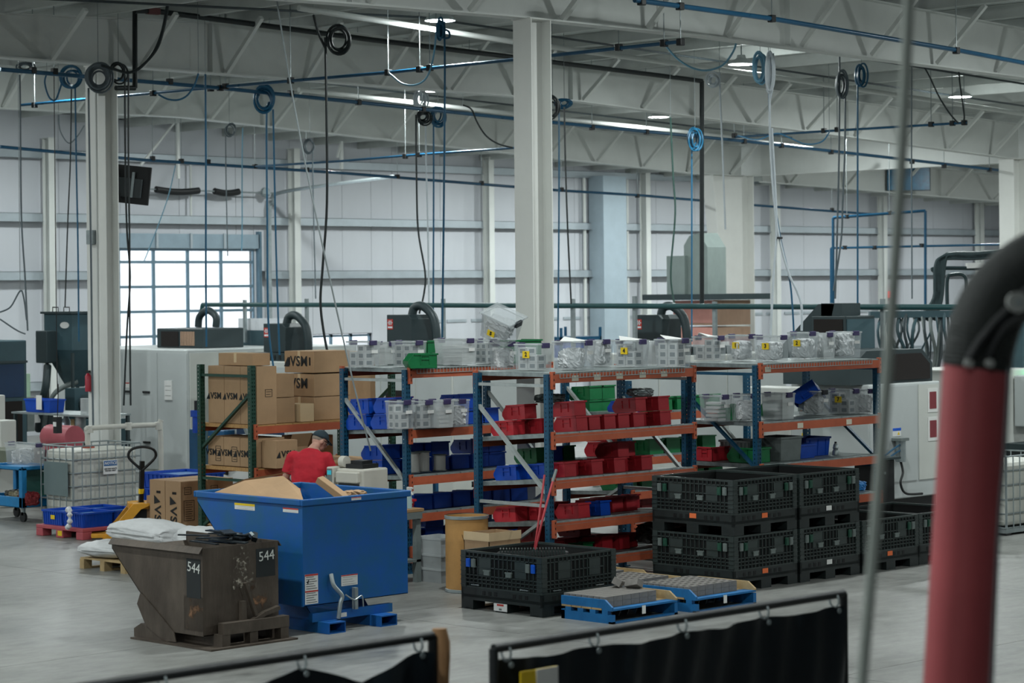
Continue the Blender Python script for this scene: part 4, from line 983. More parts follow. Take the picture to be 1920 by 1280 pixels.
st = MB().box(-.004, -.0, .52, .72, .015, .095).build('white_label', m_papr, b1); MB().box(-.006, -.004, .57, .67, .07, .09).build('red_logo', m_redink, st); MB().box(-.006, -.004, .6, .64, .025, .045).build('small_print', m_grey, st)
for y in (.05, .55, 1.06): MB().box(.0, DUb, y, y + .1, 0, .015).build('runner', m_bulk, b1)
# ribbed tray inside it
rt_ = T('ribbed_tray', 'black ribbed plastic tray lying in the lone bulk container', 'tray', (18.74, 18.46, .235)); rt_.rotation_euler = (.0, 0, PI * .75 + PI)
MB().box(-.4, .4, -.06, .06, 0, .36).build('body', m_black, rt_, bevel=.05)
q = MB()
for k in range(22): q.box(-.36 + k * .033, -.36 + k * .033 + .016, -.075, .075, .27, .385)
q.build('ridges', m_bulkr, rt_)
# ---- blue pallets of grey metal blocks
m_palblue = mat('pallet_blue_paint', '#1c70ad', .55, var=.14, scale=5, col2='#145a90')
m_block = mat('cast_grey_block', '#807d79', .6, .2, var=.15, scale=12, bump=.15, bscale=40)
BLK = MB().box(.003, .13, .003, .082, 0, .055).mesh('steel_block', m_block)
HOLE = MB().box(.045, .085, .025, .06, .0545, .0565).mesh('pocket', m_slot)
def block_pallet(label, loc, du, dv, nlay, nx, ny, holes, bl, x_off=.03):
    t = T('block_pallet', label, 'pallet', loc, 0, 'blue pallets of grey blocks')
    for y in (.0, dv - .05): MB().box(0, du, y, y + .05, .0, .1).build('runner', m_palblue, t) if y else MB().box(0, du, y, y + .05, 0, .02).build('runner', m_palblue, t)
    MB().box(0, .05, 0, dv, .0, .09).build('end_beam', m_palblue, t); MB().box(du - .05, du, 0, dv, 0, .12).build('end_beam', m_palblue, t)
    for k in range(4): MB().box(0, .05, .06 + k * (dv - .2) / 3, .14 + k * (dv - .2) / 3, .09, .13).build('spacer_block', m_palblue, t)
    nb = 5
    for k in range(nb): MB().box(0, du, dv * k / nb + .004, dv * (k + 1) / nb - .004, .13, .15).build('deck_board', m_pine if k else m_palblue, t)
    MB().prism([(0, .15), (dv, .15), (dv, .24), (.1, .24), (0, .17)], 0, 0, .025).build('end_board', m_palblue, t)
    MB().prism([(0, .15), (dv, .15), (dv, .24), (.1, .24), (0, .17)], 0, du - .025, du).build('end_board', m_pine, t)
    MB().box(du * .45, du * .45 + .055, -.003, 0, .06, .145).build('paper_tag', m_papr, t)
    for k in range(6): MB().bar((du * .15 + k * .13, dv * .4, .02), (du * .15 + k * .13 + .06, dv * .4, .13), .006).build('wire_strut', m_steel, t)
    for a in range(nx):
        for b in range(ny):
            for c in range(nlay):
                if c < nlay - 1 and 0 < a < nx - 1 and b > 0: continue
                o = obj('steel_block', BLK, None, (loc[0] + x_off + a * .132, loc[1] + .12 + b * .085, .151 + c * .0565))
                tag(o, bl, 'metal block', 'grey blocks on the blue pallets')
                if holes and c == nlay - 1: obj('pocket', HOLE, o)
    return t
block_pallet('blue pallet of plain grey blocks nearest the lone bulk container', (18.2, 16.8, 0), 1.02, .72, 2, 6, 7, False, 'grey metal block laid flat on the nearest blue pallet')
block_pallet('blue pallet of slotted grey blocks in front of the container stack', (19.4, 16.7, 0), 1.0, .82, 2, 6, 8, True, 'slotted grey metal block on the right-hand blue pallet')
block_pallet('blue pallet of slotted blocks behind the front two', (19.25, 17.55, 0), 1.0, .72, 2, 6, 7, True, 'slotted grey metal block on the rear middle blue pallet')
block_pallet('blue pallet of blocks furthest back, beside the front rack', (19.45, 18.28, 0), 1.0, .66, 2, 5, 6, False, 'grey metal block on the rearmost blue pallet')
for k, (x, y) in enumerate(((18.95, 17.4), (18.98, 17.2))):
    o = MB().box(-.09, .09, -.05, .05, -.04, .04).build('casting', m_block, bevel=.006); o.location = (x, y, .31); o.rotation_euler = (.5, .2, .6 + k); tag(o, 'loose grey casting with holes lying on the blocks, ' + ['left', 'right'][k] + ' of two', 'casting')
    for s in (-.05, .05): MB().cyl((s, -.051, .015), (s, -.048, .015), .01, n=10).build('bolt_hole', m_slot, o)
# ---- fibre drum, tall open carton
m_fib = mat('fibre_drum_board', '#b3874f', .7, var=.12, scale=3)
dm = T('fibre_drum', 'brown fibre drum with a steel rim beside the lone container', 'drum', (19.13, 19.9, 0))
MB().lathe([(0, 0), (.245, 0), (.245, .86), (.235, .86), (.235, .02), (0, .02)], n=32).build('body', m_fib, dm, True)
for z in (.0, .83): MB().lathe([(.246, z), (.255, z + .005), (.255, z + .035), (.246, z + .04)], n=32).build('steel_rim', m_steel, dm, True)
q = MB()
for z, r in ((.62, .05), (.36, .08), (.2, .09)):
    for a in range(3):
        th = PI * 1.25 + a * .16 - .1; q.tube([(.2475 * math.cos(th + math.sin(k) * .1), .2475 * math.sin(th + math.sin(k) * .1), z + r * math.cos(k * 1.3 + a)) for k in range(6)], .0022, 4)
q.build('ink_marks', m_ink, dm)
oc2 = T('cardboard_box', 'tall open carton with a torn taped rim behind the lone container', 'box', (18.76, 19.16, 0))
MB().box(0, .5, 0, .4, 0, .01).box(0, .5, 0, .008, 0, .72).box(0, .5, .392, .4, 0, .72).box(0, .008, 0, .4, 0, .72).box(.492, .5, 0, .4, 0, .72).build('body', m_cb, oc2)
MB().box(-.003, .503, -.004, .0, .64, .735).box(-.004, 0, -.003, .403, .64, .735).build('tape_band', m_tape, oc2)
# ---- workbench with printer
bn = T('workbench', 'grey steel workbench with a wooden top behind the blue hopper', 'workbench', (18.2, 20.9, 0))
MB().box(0, 1.2, 0, .7, .83, .87).build('top', mat('bench_top', '#9a7a55', .6, var=.12), bn, bevel=.006)
for x in (.04, 1.1):
    for y in (.03, .6): MB().box(x, x + .07, y, y + .07, 0, .83).build('leg', m_grey, bn)
MB().box(.04, 1.17, .03, .67, .24, .27).build('lower_shelf', m_grey, bn); MB().box(.04, 1.17, .0, .03, .75, .83).build('apron', m_grey, bn)
m_pr = mat('printer_beige', '#bdbab0', .5, var=.05)
pr = T('label_printer', 'beige label printer with open front on the workbench', 'printer', (18.5, 20.96, .872), .12)
MB().box(.0, .44, .0, .42, 0, .5).build('body', m_pr, pr, bevel=.02)
MB().box(-.06, .3, .42, .52, 0, .52).build('side_housing', m_pr, pr, bevel=.015)
MB().box(-.064, -.06, .43, .51, .1, .5).build('control_panel', m_grey, pr); MB().box(-.067, -.064, .44, .5, .43, .48).build('display', mat('lcd_teal', '#2f9fb0', .3, var=0, emit=.4), pr)
for k in range(5):
    for j in range(3): MB().box(-.067, -.064, .443 + j * .02, .457 + j * .02, .14 + k * .045, .17 + k * .045).build('key', m_pr, pr)
MB().box(-.065, -.06, .435, .505, .0, .09).build('blue_label', m_lblue, pr)
MB().box(-.006, .0, .06, .38, .16, .33).build('paper_slot', m_black, pr); MB().box(-.16, .0, .05, .4, .1, .13).build('output_tray', m_grey, pr, bevel=.01); MB().box(-.05, -.006, .14, .27, .22, .27).build('paper', m_papr, pr)
MB().box(-.05, .06, .05, .39, .34, .47).build('hood', m_pr, pr, bevel=.015)
MB().box(.16, .3, -.004, 0, .2, .26).build('name_plate', m_lgrey, pr)
MB().box(.08, .36, .08, .34, .5, .55).box(.12, .3, .12, .3, .55, .59).build('roll_holder', m_black, pr); MB().cyl((.12, .36, .57), (.12, .44, .57), .07, n=16).build('paper_roll', m_pr, pr, True)
sb = T('spray_bottle', 'spray bottle with white trigger standing on the workbench', 'bottle', (19.25, 21.0, .872))
MB().lathe([(0, 0), (.035, 0), (.036, .13), (.022, .18), (.014, .21), (0, .21)]).build('body', mat('spray_liquid', '#a9c4c6', .15, var=.03, alpha=.75), sb, True)
MB().box(-.012, .012, -.05, .03, .21, .25).box(-.008, .008, -.07, -.05, .23, .25).bar((0, -.03, .21), (0, -.055, .16), .014).build('trigger_head', m_papr, sb, bevel=.003)
bo = T('oil_bottle', 'amber bottle with a dark cap beside the printer', 'bottle', (19.12, 21.35, .872)); MB().lathe([(0, 0), (.03, 0), (.03, .16), (.012, .2), (.012, .22), (0, .22)]).build('body', mat('amber', '#9a7a26', .2, var=.1), bo, True); MB().cyl((0, 0, .22), (0, 0, .25), .014).build('cap', m_black, bo)
open_tub('red_tray', 'red plastic tray with white rags at the end of the workbench', 'tray', (19.2, 21.1, .872), .24, .42, .09, m_red, 0)
o = obj('rag', bag_mesh(31), None, (19.28, 21.02, .9)); o.scale = (.24, .2, .1); o.data.materials[0] = m_papr; o.location = (19.3, 21.2, .93); tag(o, 'crumpled white rags in the red tray', 'rag')
o = tag(MB().lathe([(0, 0), (.1, 0), (.1, .2), (0, .2)], n=20).build('paper_towel_roll', m_papr, None, True), 'fat white roll on the lower shelf of the workbench', 'roll'); o.location = (18.95, 21.05, .27)
o = obj('black_bag', bag_mesh(33), None, (18.8, 21.2, .57)); o.scale = (.4, .35, .16); o.data.materials[0] = m_black; o.location = (18.72, 21.25, .36); tag(o, 'black bundle on the lower shelf of the workbench', 'bundle')
for k in range(3):
    t = open_tub('clear_tub', 'cloudy plastic tub, ' + ['bottom', 'middle', 'top'][k] + ' of the stack beside the workbench', 'tub', (19.4 + .0, 20.62, .0 + k * .165), .36, .42, .17 if k < 2 else .2, m_clear2, 0)
# bolt cutter leaning on the upright
bc = T('bolt_cutter', 'red long-handled bolt cutter leaning against the front rack upright', 'tool', (0, 0, 0))
a = P(1000, 1040, v=18.9); m_rtool = mat('tool_red', '#a4323a', .4, var=.08)
MB().tube(curve_pts([P(1002, 1030, v=18.86), P(1010, 975, v=18.86), P(1021, 890, v=18.93)]), .012, 8).build('handle', m_rtool, bc, True)
MB().tube(curve_pts([P(1004, 1030, v=18.84), P(1018, 970, v=18.82), P(1037, 900, v=18.9)]), .013, 8).build('handle', m_rtool, bc, True)
MB().tube([P(1036, 903, v=18.9), P(1043, 880, v=18.92)], .017, 8).build('grip', m_grey, bc)
MB().bar(P(1002, 1030, v=18.85), Vector((P(1000, 1100, v=18.8).x, 18.8, .01)), .05, .02).build('jaw', m_dark, bc)
# ---- red pallet, blue totes, pallet jack
m_rpal = mat('red_plastic_pallet', '#b0525a', .55, var=.1, scale=4)
def plastic_pallet(label, loc, du, dv, h=.16):
    t = T('plastic_pallet', label, 'pallet', loc, 0, 'red plastic pallets')
    MB().box(0, du, 0, dv, h - .05, h).build('deck', m_rpal, t, bevel=.008)
    for x in (.0, du / 2 - .08, du - .16):
        for y in (0, dv / 2 - .08, dv - .16): MB().box(x, x + .16, y, y + .16, 0, h - .05).build('foot', m_rpal, t, bevel=.01)
    return t
rp = plastic_pallet('red plastic pallet with two rows of blue tubs at the left', (19.54, 28.04, 0), 1.15, 1.14); MB().box(-.003, 0, .5, .6, .03, .1).build('yellow_tag', m_yel, rp)
plastic_pallet('red plastic pallet under the taller blue tub stack', (21.0, 27.7, 0), 1.0, 1.1)
def btub(label, loc, du, dv, h, note=False):
    t = open_tub('blue_tub', label, 'tub', loc, du, dv, h, m_blue, 9, group='blue nesting tubs on the red pallets', taper=.95)
    MB().box(.02, du - .02, .02, dv - .02, h - .05, h - .04).build('lid_sheet', mat('tub_lid_blue', '#2a6aa8', .5, var=.1), t)
    if note: MB().box(-.012, -.008, dv * .35, dv * .55, h * .4, h * .68).build('sticker', m_yel, t)
    return t
btub('blue tub with a yellow sticker, left front of the red pallet', (19.6, 28.62, .162), .5, .48, .21, True); btub('blue tub, right front of the red pallet', (19.6, 28.1, .162), .5, .5, .21)
btub('blue tub, left rear of the red pallet', (20.14, 28.62, .162), .5, .48, .21); btub('blue tub, right rear of the red pallet', (20.14, 28.1, .162), .5, .5, .21)
for k in range(3): btub('blue tub, ' + ['bottom', 'middle', 'top'][k] + ' of the stack behind the pallet jack', (21.05, 27.8, .162 + k * .225), .8, .9, .22)
o = MB().tube(curve_pts([(19.56, 28.42, .4), (19.5, 28.3, .42), (19.44, 28.2, .36), (19.45, 28.22, .22), (19.47, 28.3, .17)]), [.03 + .012 * math.sin(k) for k in range(41)], 8).build('plastic_strip', m_bag, None, True); tag(o, 'strip of clear plastic wrap hanging over the blue tubs', 'plastic wrap')
m_jyel = mat('jack_yellow', '#d69a2e', .45, var=.1, scale=6)
pj = T('pallet_jack', 'yellow hand pallet jack with a black loop handle', 'pallet jack', (19.99, 27.6, 0), math.radians(-32.7))
for y in (0, .36): MB().box(-.5, -.1, y, y + .16, .04, .09).build('fork', m_jyel, pj, bevel=.006)
MB().prism([(-.35, .03), (-.15, .03), (-.1, .11), (.18, .42), (.3, .47), (.34, .5), (.08, .5), (-.25, .12)], 1, -.03, .05).build('body_side', m_jyel, pj); MB().prism([(-.35, .03), (-.15, .03), (-.1, .11), (.18, .42), (.3, .47), (.34, .5), (.08, .5), (-.25, .12)], 1, .47, .55).build('body_side', m_jyel, pj)
MB().box(.02, .3, .05, .47, .42, .5).build('crosshead', m_jyel, pj)
MB().box(.12, .32, .16, .38, .12, .42).cyl((.2, .26, .1), (.2, .26, .5), .06).build('pump', m_black, pj)
for y in (.12, .4): MB().cyl((.2, y - .03, .09), (.2, y + .03, .09), .09, n=18).build('wheel', m_black, pj, True)
MB().bar((.2, .26, .42), (.22, .2, 1.08), .06, .05).build('handle_shaft', m_black, pj); MB().bar((.205, .242, .62), (.208, .235, .69), .064, .054).build('yellow_band', m_yel, pj)
MB().tube(curve_pts([(.22, .2, .95), (.06, .2, 1.1), (.03, .19, 1.18), (.08, .18, 1.25), (.22, .18, 1.28), (.36, .18, 1.25), (.41, .19, 1.18), (.38, .2, 1.1), (.22, .2, .95)], 6), .02, 8).build('loop_handle', m_black, pj, True)
MB().box(.19, .23, .19, .21, .94, 1.0).build('lever_label', m_papr, pj)
# ---- floor cartons
for k, (u, v) in enumerate(((20.2, 27.02), (20.2, 26.66), (20.66, 27.02), (20.66, 26.66))):
    fb = carton('tall floor carton with an upright logo, ' + ['left front', 'right front', 'left rear', 'right rear'][k] + ' of four', (u, v, 0.0), .45, .35, .84, logo=[('-x', .17, .3, .2, -PI / 2)] if k < 2 else None, slots=[('-x', .1, .66, .09, .035)] if k < 2 else None,
                print_box=[('-y', .06, .66, .12, .1), ('-y', .05, .3, .18, .28)] if k in (1, 3) else None, tape=None, group='tall logo cartons on the floor')
carton('lower plain carton left of the tall floor cartons', (20.3, 27.38, 0), .35, .2, .6, tape=None)
carton('small plain carton between tall floor cartons and blue hopper', (20.75, 26.2, 0), .4, .42, .5)
# ---- water tank in a cage
m_tank = mat('ibc_polyethylene', '#c9cbc3', .4, var=.05, scale=2, spec=.5)
ib = T('caged_water_tank', 'white caged water tank with a notice sign, left of the pallet jack', 'tank', (20.75, 30.0, 0))
DI, DJ = 1.22, .82
MB().box(.03, DI - .03, .03, DJ - .03, .18, 1.1).build('tank', m_tank, ib, bevel=.07)
MB().box(0, DI, 0, DJ, .1, .16).build('pallet_deck', m_steel, ib)
for x in (.0, DI - .12): MB().box(x, x + .12, 0, DJ, 0, .1).build('pallet_runner', m_steel, ib)
def cage(t, DI, DJ, z0, z1, nx, ny, m):
    for z in [z0 + (z1 - z0) * k / 5 for k in range(6)]:
        MB().tube([(0, 0, z), (DI, 0, z), (DI, DJ, z), (0, DJ, z)], .011, 6, closed=True).build('cage_ring', m, t, True)
    for k in range(nx + 1):
        for y in (-.012, DJ + .012): MB().cyl((DI * k / nx, y, z0), (DI * k / nx, y, z1), .009, n=6).build('cage_bar', m, t)
    for k in range(ny + 1):
        for x in (-.012, DI + .012): MB().cyl((x, DJ * k / ny, z0), (x, DJ * k / ny, z1), .009, n=6).build('cage_bar', m, t)
cage(ib, DI, DJ, .17, 1.16, 8, 5, m_steel)
MB().box(-.03, -.022, .1, .72, .42, .92).build('grey_plate', mat('grey_sheet', '#6f7f80', .45, .2, var=.04), ib)
ns = MB().box(.52, .78, -.032, -.026, .72, .93).build('notice_sign', m_papr, ib)
MB().box(.53, .77, -.034, -.032, .845, .92).build('blue_header', mat('sign_blue', '#1f5b96', .5, var=.02), ns)
obj('header_text', text_mesh('NOTICE', .058, m_papr, .0015, shear=.2), ns, (.65, -.0355, .882), (PI / 2, 0, 0)); obj('sign_text', text_mesh('USE FOR WASTE\nWATER ONLY', .03, m_ink, .0006), ns, (.65, -.0345, .785), (PI / 2, 0, 0))
MB().cyl((.55, .4, 1.08), (.55, .4, 1.13), .1, n=20).build('red_lid', mat('lid_red', '#a04a38', .5, var=.08), ib)
pv = T('drain_pipe', 'white plastic pipe elbowing over the caged tank', 'pipe', (0, 0, 0))
m_pvc = mat('pvc_white', '#c4c4bc', .4, var=.05)
A0 = Vector((20.95, 30.12, 1.2)); 
MB().tube(curve_pts([(21.3, 30.4, 1.12), (21.3, 30.4, 1.36), (21.35, 30.35, 1.4), (22.2, 29.95, 1.42), (22.28, 29.9, 1.38), (22.28, 29.9, .05)], 6), .04, 10).build('pipe_run', m_pvc, pv, True)
for p_ in ((21.32, 30.38, 1.38), (21.85, 30.12, 1.41), (22.26, 29.91, 1.4)): MB().lathe([(0, -.055), (.055, -.055), (.055, .055), (0, .055)], p_, 12).build('fitting', m_pvc, pv, True)
# ---- blue service cart with a tote
ct = T('service_cart', 'blue two-shelf service cart on casters at the left edge', 'cart', (20.45, 30.9, 0)); m_cart = mat('cart_blue', '#1c76ac', .45, var=.12, scale=4)
CU, CV = .62, 1.05
for z, h in ((.22, .16), (.78, .06)): MB().box(0, CU, 0, CV, z, z + .02).box(0, CU, 0, .03, z, z + h).box(0, .03, 0, CV, z, z + h).box(CU - .03, CU, 0, CV, z, z + h).box(0, CU, CV - .03, CV, z, z + h).build('shelf', m_cart, ct, bevel=.008)
for x in (0, CU - .09):
    for y in (0, CV - .09): MB().box(x, x + .09, y, y + .09, .22, .82).build('corner_post', m_cart, ct, bevel=.01)
for x in (.1, CU - .1):
    for y in (.12, CV - .12):
        c = MB().box(x - .02, x + .02, y - .03, y + .03, .1, .22).build('caster_fork', m_steel, ct); MB().cyl((x - .02, y, .075), (x + .02, y, .075), .075, n=18).build('wheel', m_black, c, True)
MB().box(CU - .05, CU - .04, .05, CV - .05, .3, .78).build('back_panel', mat('cart_green', '#1d5a4e', .6, var=.1), ct)  # panel inside the cart opening is plain green
for k, (x, y, z) in enumerate(((20.6, 31.2, .44), (20.7, 31.45, .44), (20.62, 31.0, .43))):
    o = obj('cart_bundle', bag_mesh(41 + k), None, (x, y, z)); o.scale = (.25, .28, .2); o.data.materials[0] = [mat('olive_bag', '#6f6a52', .5, var=.3), mat('dark_olive_bag', '#4a4a40', .5, var=.3), mat('red_yellow_rag', '#8a2f33', .6, var=.3)][k]; o.location.z = .25 + .1
    tag(o, ['olive bag of scrap', 'dark bundle', 'dull red rag bundle'][k] + ' on the lower shelf of the blue cart', 'bundle')
tote(8, 60, 84, 874, 833, .845, 'clear tote of pale parts on the blue cart', 'bags', where='tote on the blue cart')
# ================================================================== the man in red
def loft(mb, rings, n=20):
    vs = []
    for c, rx, ry, tilt in rings:
        c = Vector(c); M = Matrix.Rotation(tilt, 3, 'X')
        vs += [c + M @ Vector((rx * math.cos(2 * PI * k / n), ry * math.sin(2 * PI * k / n), 0)) for k in range(n)]
    m = len(rings)
    fs = [(i * n + k, i * n + (k + 1) % n, (i + 1) * n + (k + 1) % n, (i + 1) * n + k) for i in range(m - 1) for k in range(n)]
    fs += [tuple(range(n))[::-1], tuple((m - 1) * n + k for k in range(n))]
    mb.add(vs, fs)
def ball(mb, c, r, sc=(1, 1, 1), M=None, n=14):
    c = Vector(c); M = M or Matrix.Identity(3); prof = []
    vs = []
    for i in range(1, n):
        a = PI * i / n - PI / 2
        vs += [c + M @ Vector((r * sc[0] * math.cos(a) * math.cos(2 * PI * k / n), r * sc[1] * math.cos(a) * math.sin(2 * PI * k / n), r * sc[2] * math.sin(a))) for k in range(n)]
    fs = [(i * n + k, i * n + (k + 1) % n, (i + 1) * n + (k + 1) % n, (i + 1) * n + k) for i in range(n - 2) for k in range(n)]
    fs += [tuple(range(n))[::-1], tuple((n - 2) * n + k for k in range(n))]
    mb.add(vs, fs)
def fuse(mb, name, m, parent, voxel, smooth=3, fac=.5):
    o = mb.build(name, m, parent)
    r = o.modifiers.new('r', 'REMESH'); r.mode = 'VOXEL'; r.voxel_size = voxel; r.use_smooth_shade = True
    s = o.modifiers.new('s', 'SMOOTH'); s.iterations = smooth; s.factor = fac
    return o
m_skin = mat('skin', '#b98d7c', .55, var=.06, scale=12)
m_shirt = mat('red_tshirt', '#b01f2e', .85, var=.1, scale=5, bump=.25, bscale=7)
m_jean = mat('dark_trousers', '#232a35', .85, var=.12)
m_cap = mat('navy_cap', '#2b3a42', .85, var=.1, scale=20)
m_hair = mat('short_grey_hair', '#8a7d70', .8, var=.2, scale=60)
man = T('person', 'man in a red T-shirt and dark cap bending over the workbench', 'person', (18.70, 22.2, 0), math.radians(-58)); man.scale = (1.06, 1.06, 1.02)
HC = Vector((.075, .235, 1.595)); HM = Matrix.Rotation(math.radians(-42), 3, 'Z') @ Matrix.Rotation(math.radians(-28), 3, 'X')
def hd(x, y, z): return HC + HM @ Vector((x, y, z))
b = MB()
tor = [((0, 0, .86), .165, .115, 0), ((0, .0, .95), .17, .12, 0), ((0, .01, 1.05), .16, .11, -.05), ((0, .03, 1.18), .175, .118, -.12), ((.0, .06, 1.31), .19, .12, -.2), ((.0, .095, 1.41), .185, .105, -.3), ((.015, .125, 1.475), .12, .085, -.4), ((.03, .155, 1.515), .062, .065, -.45), ((.05, .195, 1.56), .056, .06, -.4)]
loft(b, tor)
# legs
for s in (-1, 1):
    b.tube([(s * .09, 0, .92), (s * .1, .02, .7), (s * .1, .03, .5), (s * .1, .0, .3), (s * .1, -.02, .09)], [.095, .085, .062, .057, .042], 14)
    loft(b, [((s * .1, .0, .0), .045, .1, 0), ((s * .1, .02, .03), .048, .13, 0), ((s * .1, -.01, .09), .045, .06, 0)], 12)
ARM = {-1: ((-.185, .09, 1.415), (-.285, .075, 1.16), (-.235, .30, 1.0)), 1: ((.185, .12, 1.405), (.275, .17, 1.13), (.2, .38, 1.02))}
for s in (-1, 1):
    A, E_, W_ = [Vector(p) for p in ARM[s]]
    b.tube([A, A.lerp(E_, .35), E_.lerp(A, .08), E_.lerp(W_, .25), W_], [.058, .054, .043, .045, .028], 12)
    ball(b, A, .068)
    d = (W_ - E_).normalized(); side = d.cross(Vector((0, 0, 1))).normalized(); dn = side.cross(d)
    pc = W_ + d * .055; loft_pts = [W_, W_ + d * .04, W_ + d * .085]
    b.tube(loft_pts, [.028, .034, .036], 10)
    for k, (off, L) in enumerate(((-.033, .065), (-.011, .078), (.011, .074), (.032, .058))):
        r0 = W_ + d * .085 + side * off; b.tube([r0, r0 + d * L * .5 - dn * .008, r0 + d * L * .85 - dn * .03], [.0105, .0098, .0085], 8)
    r0 = W_ + d * .035 + side * (-s * .032); b.tube([r0, r0 + d * .035 + side * (-s * .022) - dn * .01, r0 + d * .062 + side * (-s * .022) - dn * .026], [.013, .011, .009], 8)
# head
ball(b, hd(0, 0, 0.02), .1, (.76, .93, 1.12), HM); ball(b, hd(0, .02, -.055), .075, (.72, .95, .82), HM)
b.tube([hd(0, .085, .015), hd(0, .108, -.02), hd(0, .09, -.035)], [.012, .018, .014], 8)
for s in (-1, 1):
    ball(b, hd(s * .077, -.005, -.005), .03, (.35, .7, 1.05), HM, 8)
b.tube([hd(-.025, .082, -.068), hd(0, .09, -.066), hd(.025, .082, -.068)], .008, 6)
body = fuse(b, 'body', m_skin, man, .0085, 3)
# face details
for s in (-1, 1):
    e = MB(); ball(e, hd(s * .031, .078, .018), .012, n=8); e.build('eye', m_papr, man, True)
gl_ = MB(); gl_.tube([hd(-.076, 0, .02), hd(-.066, .09, .018), hd(.066, .09, .018), hd(.076, 0, .02)], .004, 6); gl_.build('glasses_frame', m_black, man, True)
for s in (-1, 1):
    q = MB(); q.obox(hd(s * .034, .094, .012), (.05, .004, .034), HM); q.build('lens', mat('lens', '#7f8f96', .1, var=0, alpha=.5), man)
# cap : dome, band opening at the back, visor
c = MB(); n = 20; vs = []
for i in range(0, 9):
    a = (PI / 2) * i / 8; R = math.cos(a); zz = math.sin(a)
    for k in range(n):
        th = 2 * PI * k / n; vs.append(hd(.084 * R * math.cos(th), .103 * R * math.sin(th) - .003, .045 + .095 * zz - (.012 if i == 0 and math.sin(th) < -.3 else 0)))
c.add(vs, [(i * n + k, i * n + (k + 1) % n, (i + 1) * n + (k + 1) % n, (i + 1) * n + k) for i in range(8) for k in range(n)])
cap = c.build('cap', m_cap, man, True); cap.modifiers.new('s', 'SOLIDIFY').thickness = .006
vz = MB(); pts = [hd(.082 * math.cos(t), .1 * math.sin(t), .05) for t in [PI * k / 12 for k in range(13)]]; out = [hd(.075 * math.cos(t), .1 * math.sin(t) + .075 * math.sin(t), .05 - .028 * math.sin(t)) for t in [PI * k / 12 for k in range(13)]]
vz.add(pts + out, [(i, i + 1, 14 + i, 13 + i) for i in range(12)]); v_ = vz.build('visor', m_cap, cap, True); v_.modifiers.new('s', 'SOLIDIFY').thickness = .005
bt_ = MB(); ball(bt_, hd(0, -.003, .142), .008, n=8); bt_.build('top_button', m_cap, cap, True)
hr = MB(); ball(hr, hd(0, -.012, .025), .098, (.785, .93, .62), HM); hr.build('hair', m_hair, man, True)
# T-shirt
shirt_ = MB()
loft(shirt_, [((p[0], p[1], p[2]), rx + .016, ry + .018, t) for (p, rx, ry, t) in tor[1:7]] + [((.022, .135, 1.49), .088, .083, -.42)])
for s in (-1, 1):
    A, E_, W_ = [Vector(p) for p in ARM[s]]; ball(shirt_, A, .084)
    shirt_.tube([A, A.lerp(E_, .3), A.lerp(E_, .72)], [.082, .077, .073], 14)
rnd = random.Random(3)
sh = fuse(shirt_, 'tshirt', m_shirt, man, .011, 4)
dsp = bpy.data.textures.new('folds', 'CLOUDS'); dsp.noise_scale = .13; dm_ = sh.modifiers.new('d', 'DISPLACE'); dm_.texture = dsp; dm_.strength = .03; dm_.mid_level = .45
# trousers, shoes
t_ = MB(); loft(t_, [((0, 0, .98), .182, .132, 0), ((0, 0, .9), .185, .135, 0), ((0, 0, .82), .18, .13, 0)])
for s in (-1, 1): t_.tube([(s * .092, 0, .92), (s * .1, .02, .7), (s * .1, .03, .5), (s * .1, .0, .3), (s * .1, -.02, .05)], [.105, .098, .08, .075, .07], 14)
fuse(t_, 'trousers', m_jean, man, .014, 3)
for s in (-1, 1):
    q = MB(); loft(q, [((s * .1, .03, .0), .052, .145, 0), ((s * .1, .03, .03), .056, .15, 0), ((s * .1, .02, .06), .054, .12, 0), ((s * .1, -.02, .11), .05, .065, 0)], 14); q.build('shoe', m_black, man, True)
# ================================================================== machines around and behind the racks
m_mach = mat('machine_light_grey', '#b6bcbc', .45, var=.04, scale=1.2)
m_mach2 = mat('machine_warm_white', '#c6c9c4', .45, var=.04, scale=1.2)
m_mdark = mat('machine_charcoal', '#2f3c3f', .45, .1, var=.08)
m_mteal = mat('machine_slate_teal', '#39525a', .5, .1, var=.1)
m_mnavy = mat('machine_navy', '#123152', .45, var=.1)
m_brass = mat('brass_cylinder', '#c08a2a', .3, .6, var=.1)
m_white2 = mat('gloss_white_panel', '#dfe3e8', .3, var=.03)
m_salmon = mat('oven_salmon', '#c98f84', .6, var=.08); m_maroon = mat('oven_maroon', '#7d3138', .6, var=.08); m_brick = mat('oven_tan', '#a88a74', .6, var=.1)
def logo_patch(t, x0, z0, w, y=-.004, face='-x'):
    "red square with a white slanted H over a short white bar"
    def q(a0, a1, z_0, z_1, m, nm, dy):
        b = MB()
        b.box(y - dy, y - dy + .002, a0, a1, z_0, z_1) if face == '-x' else b.box(a0, a1, y - dy, y - dy + .002, z_0, z_1)
        return b.build(nm, m, t)
    q(x0, x0 + w, z0, z0 + w * 1.25, m_redink, 'logo_patch', 0)
    sgn = -1 if face == '-x' else 1
    for f, zz, ww, hh in ((.28, .55, .14, .55), (.58, .55, .14, .55), (.1, .75, .8, .12), (.1, .15, .8, .22)):
        a = x0 + w * f; q(a, a + w * ww, z0 + w * zz, z0 + w * (zz + hh), m_white2, 'logo_stroke', .002)
def hose(name, pts, r, m, parent=None, n=10, seg=8):
    return MB().tube(curve_pts(pts, seg), r, n).build(name, m, parent, True)
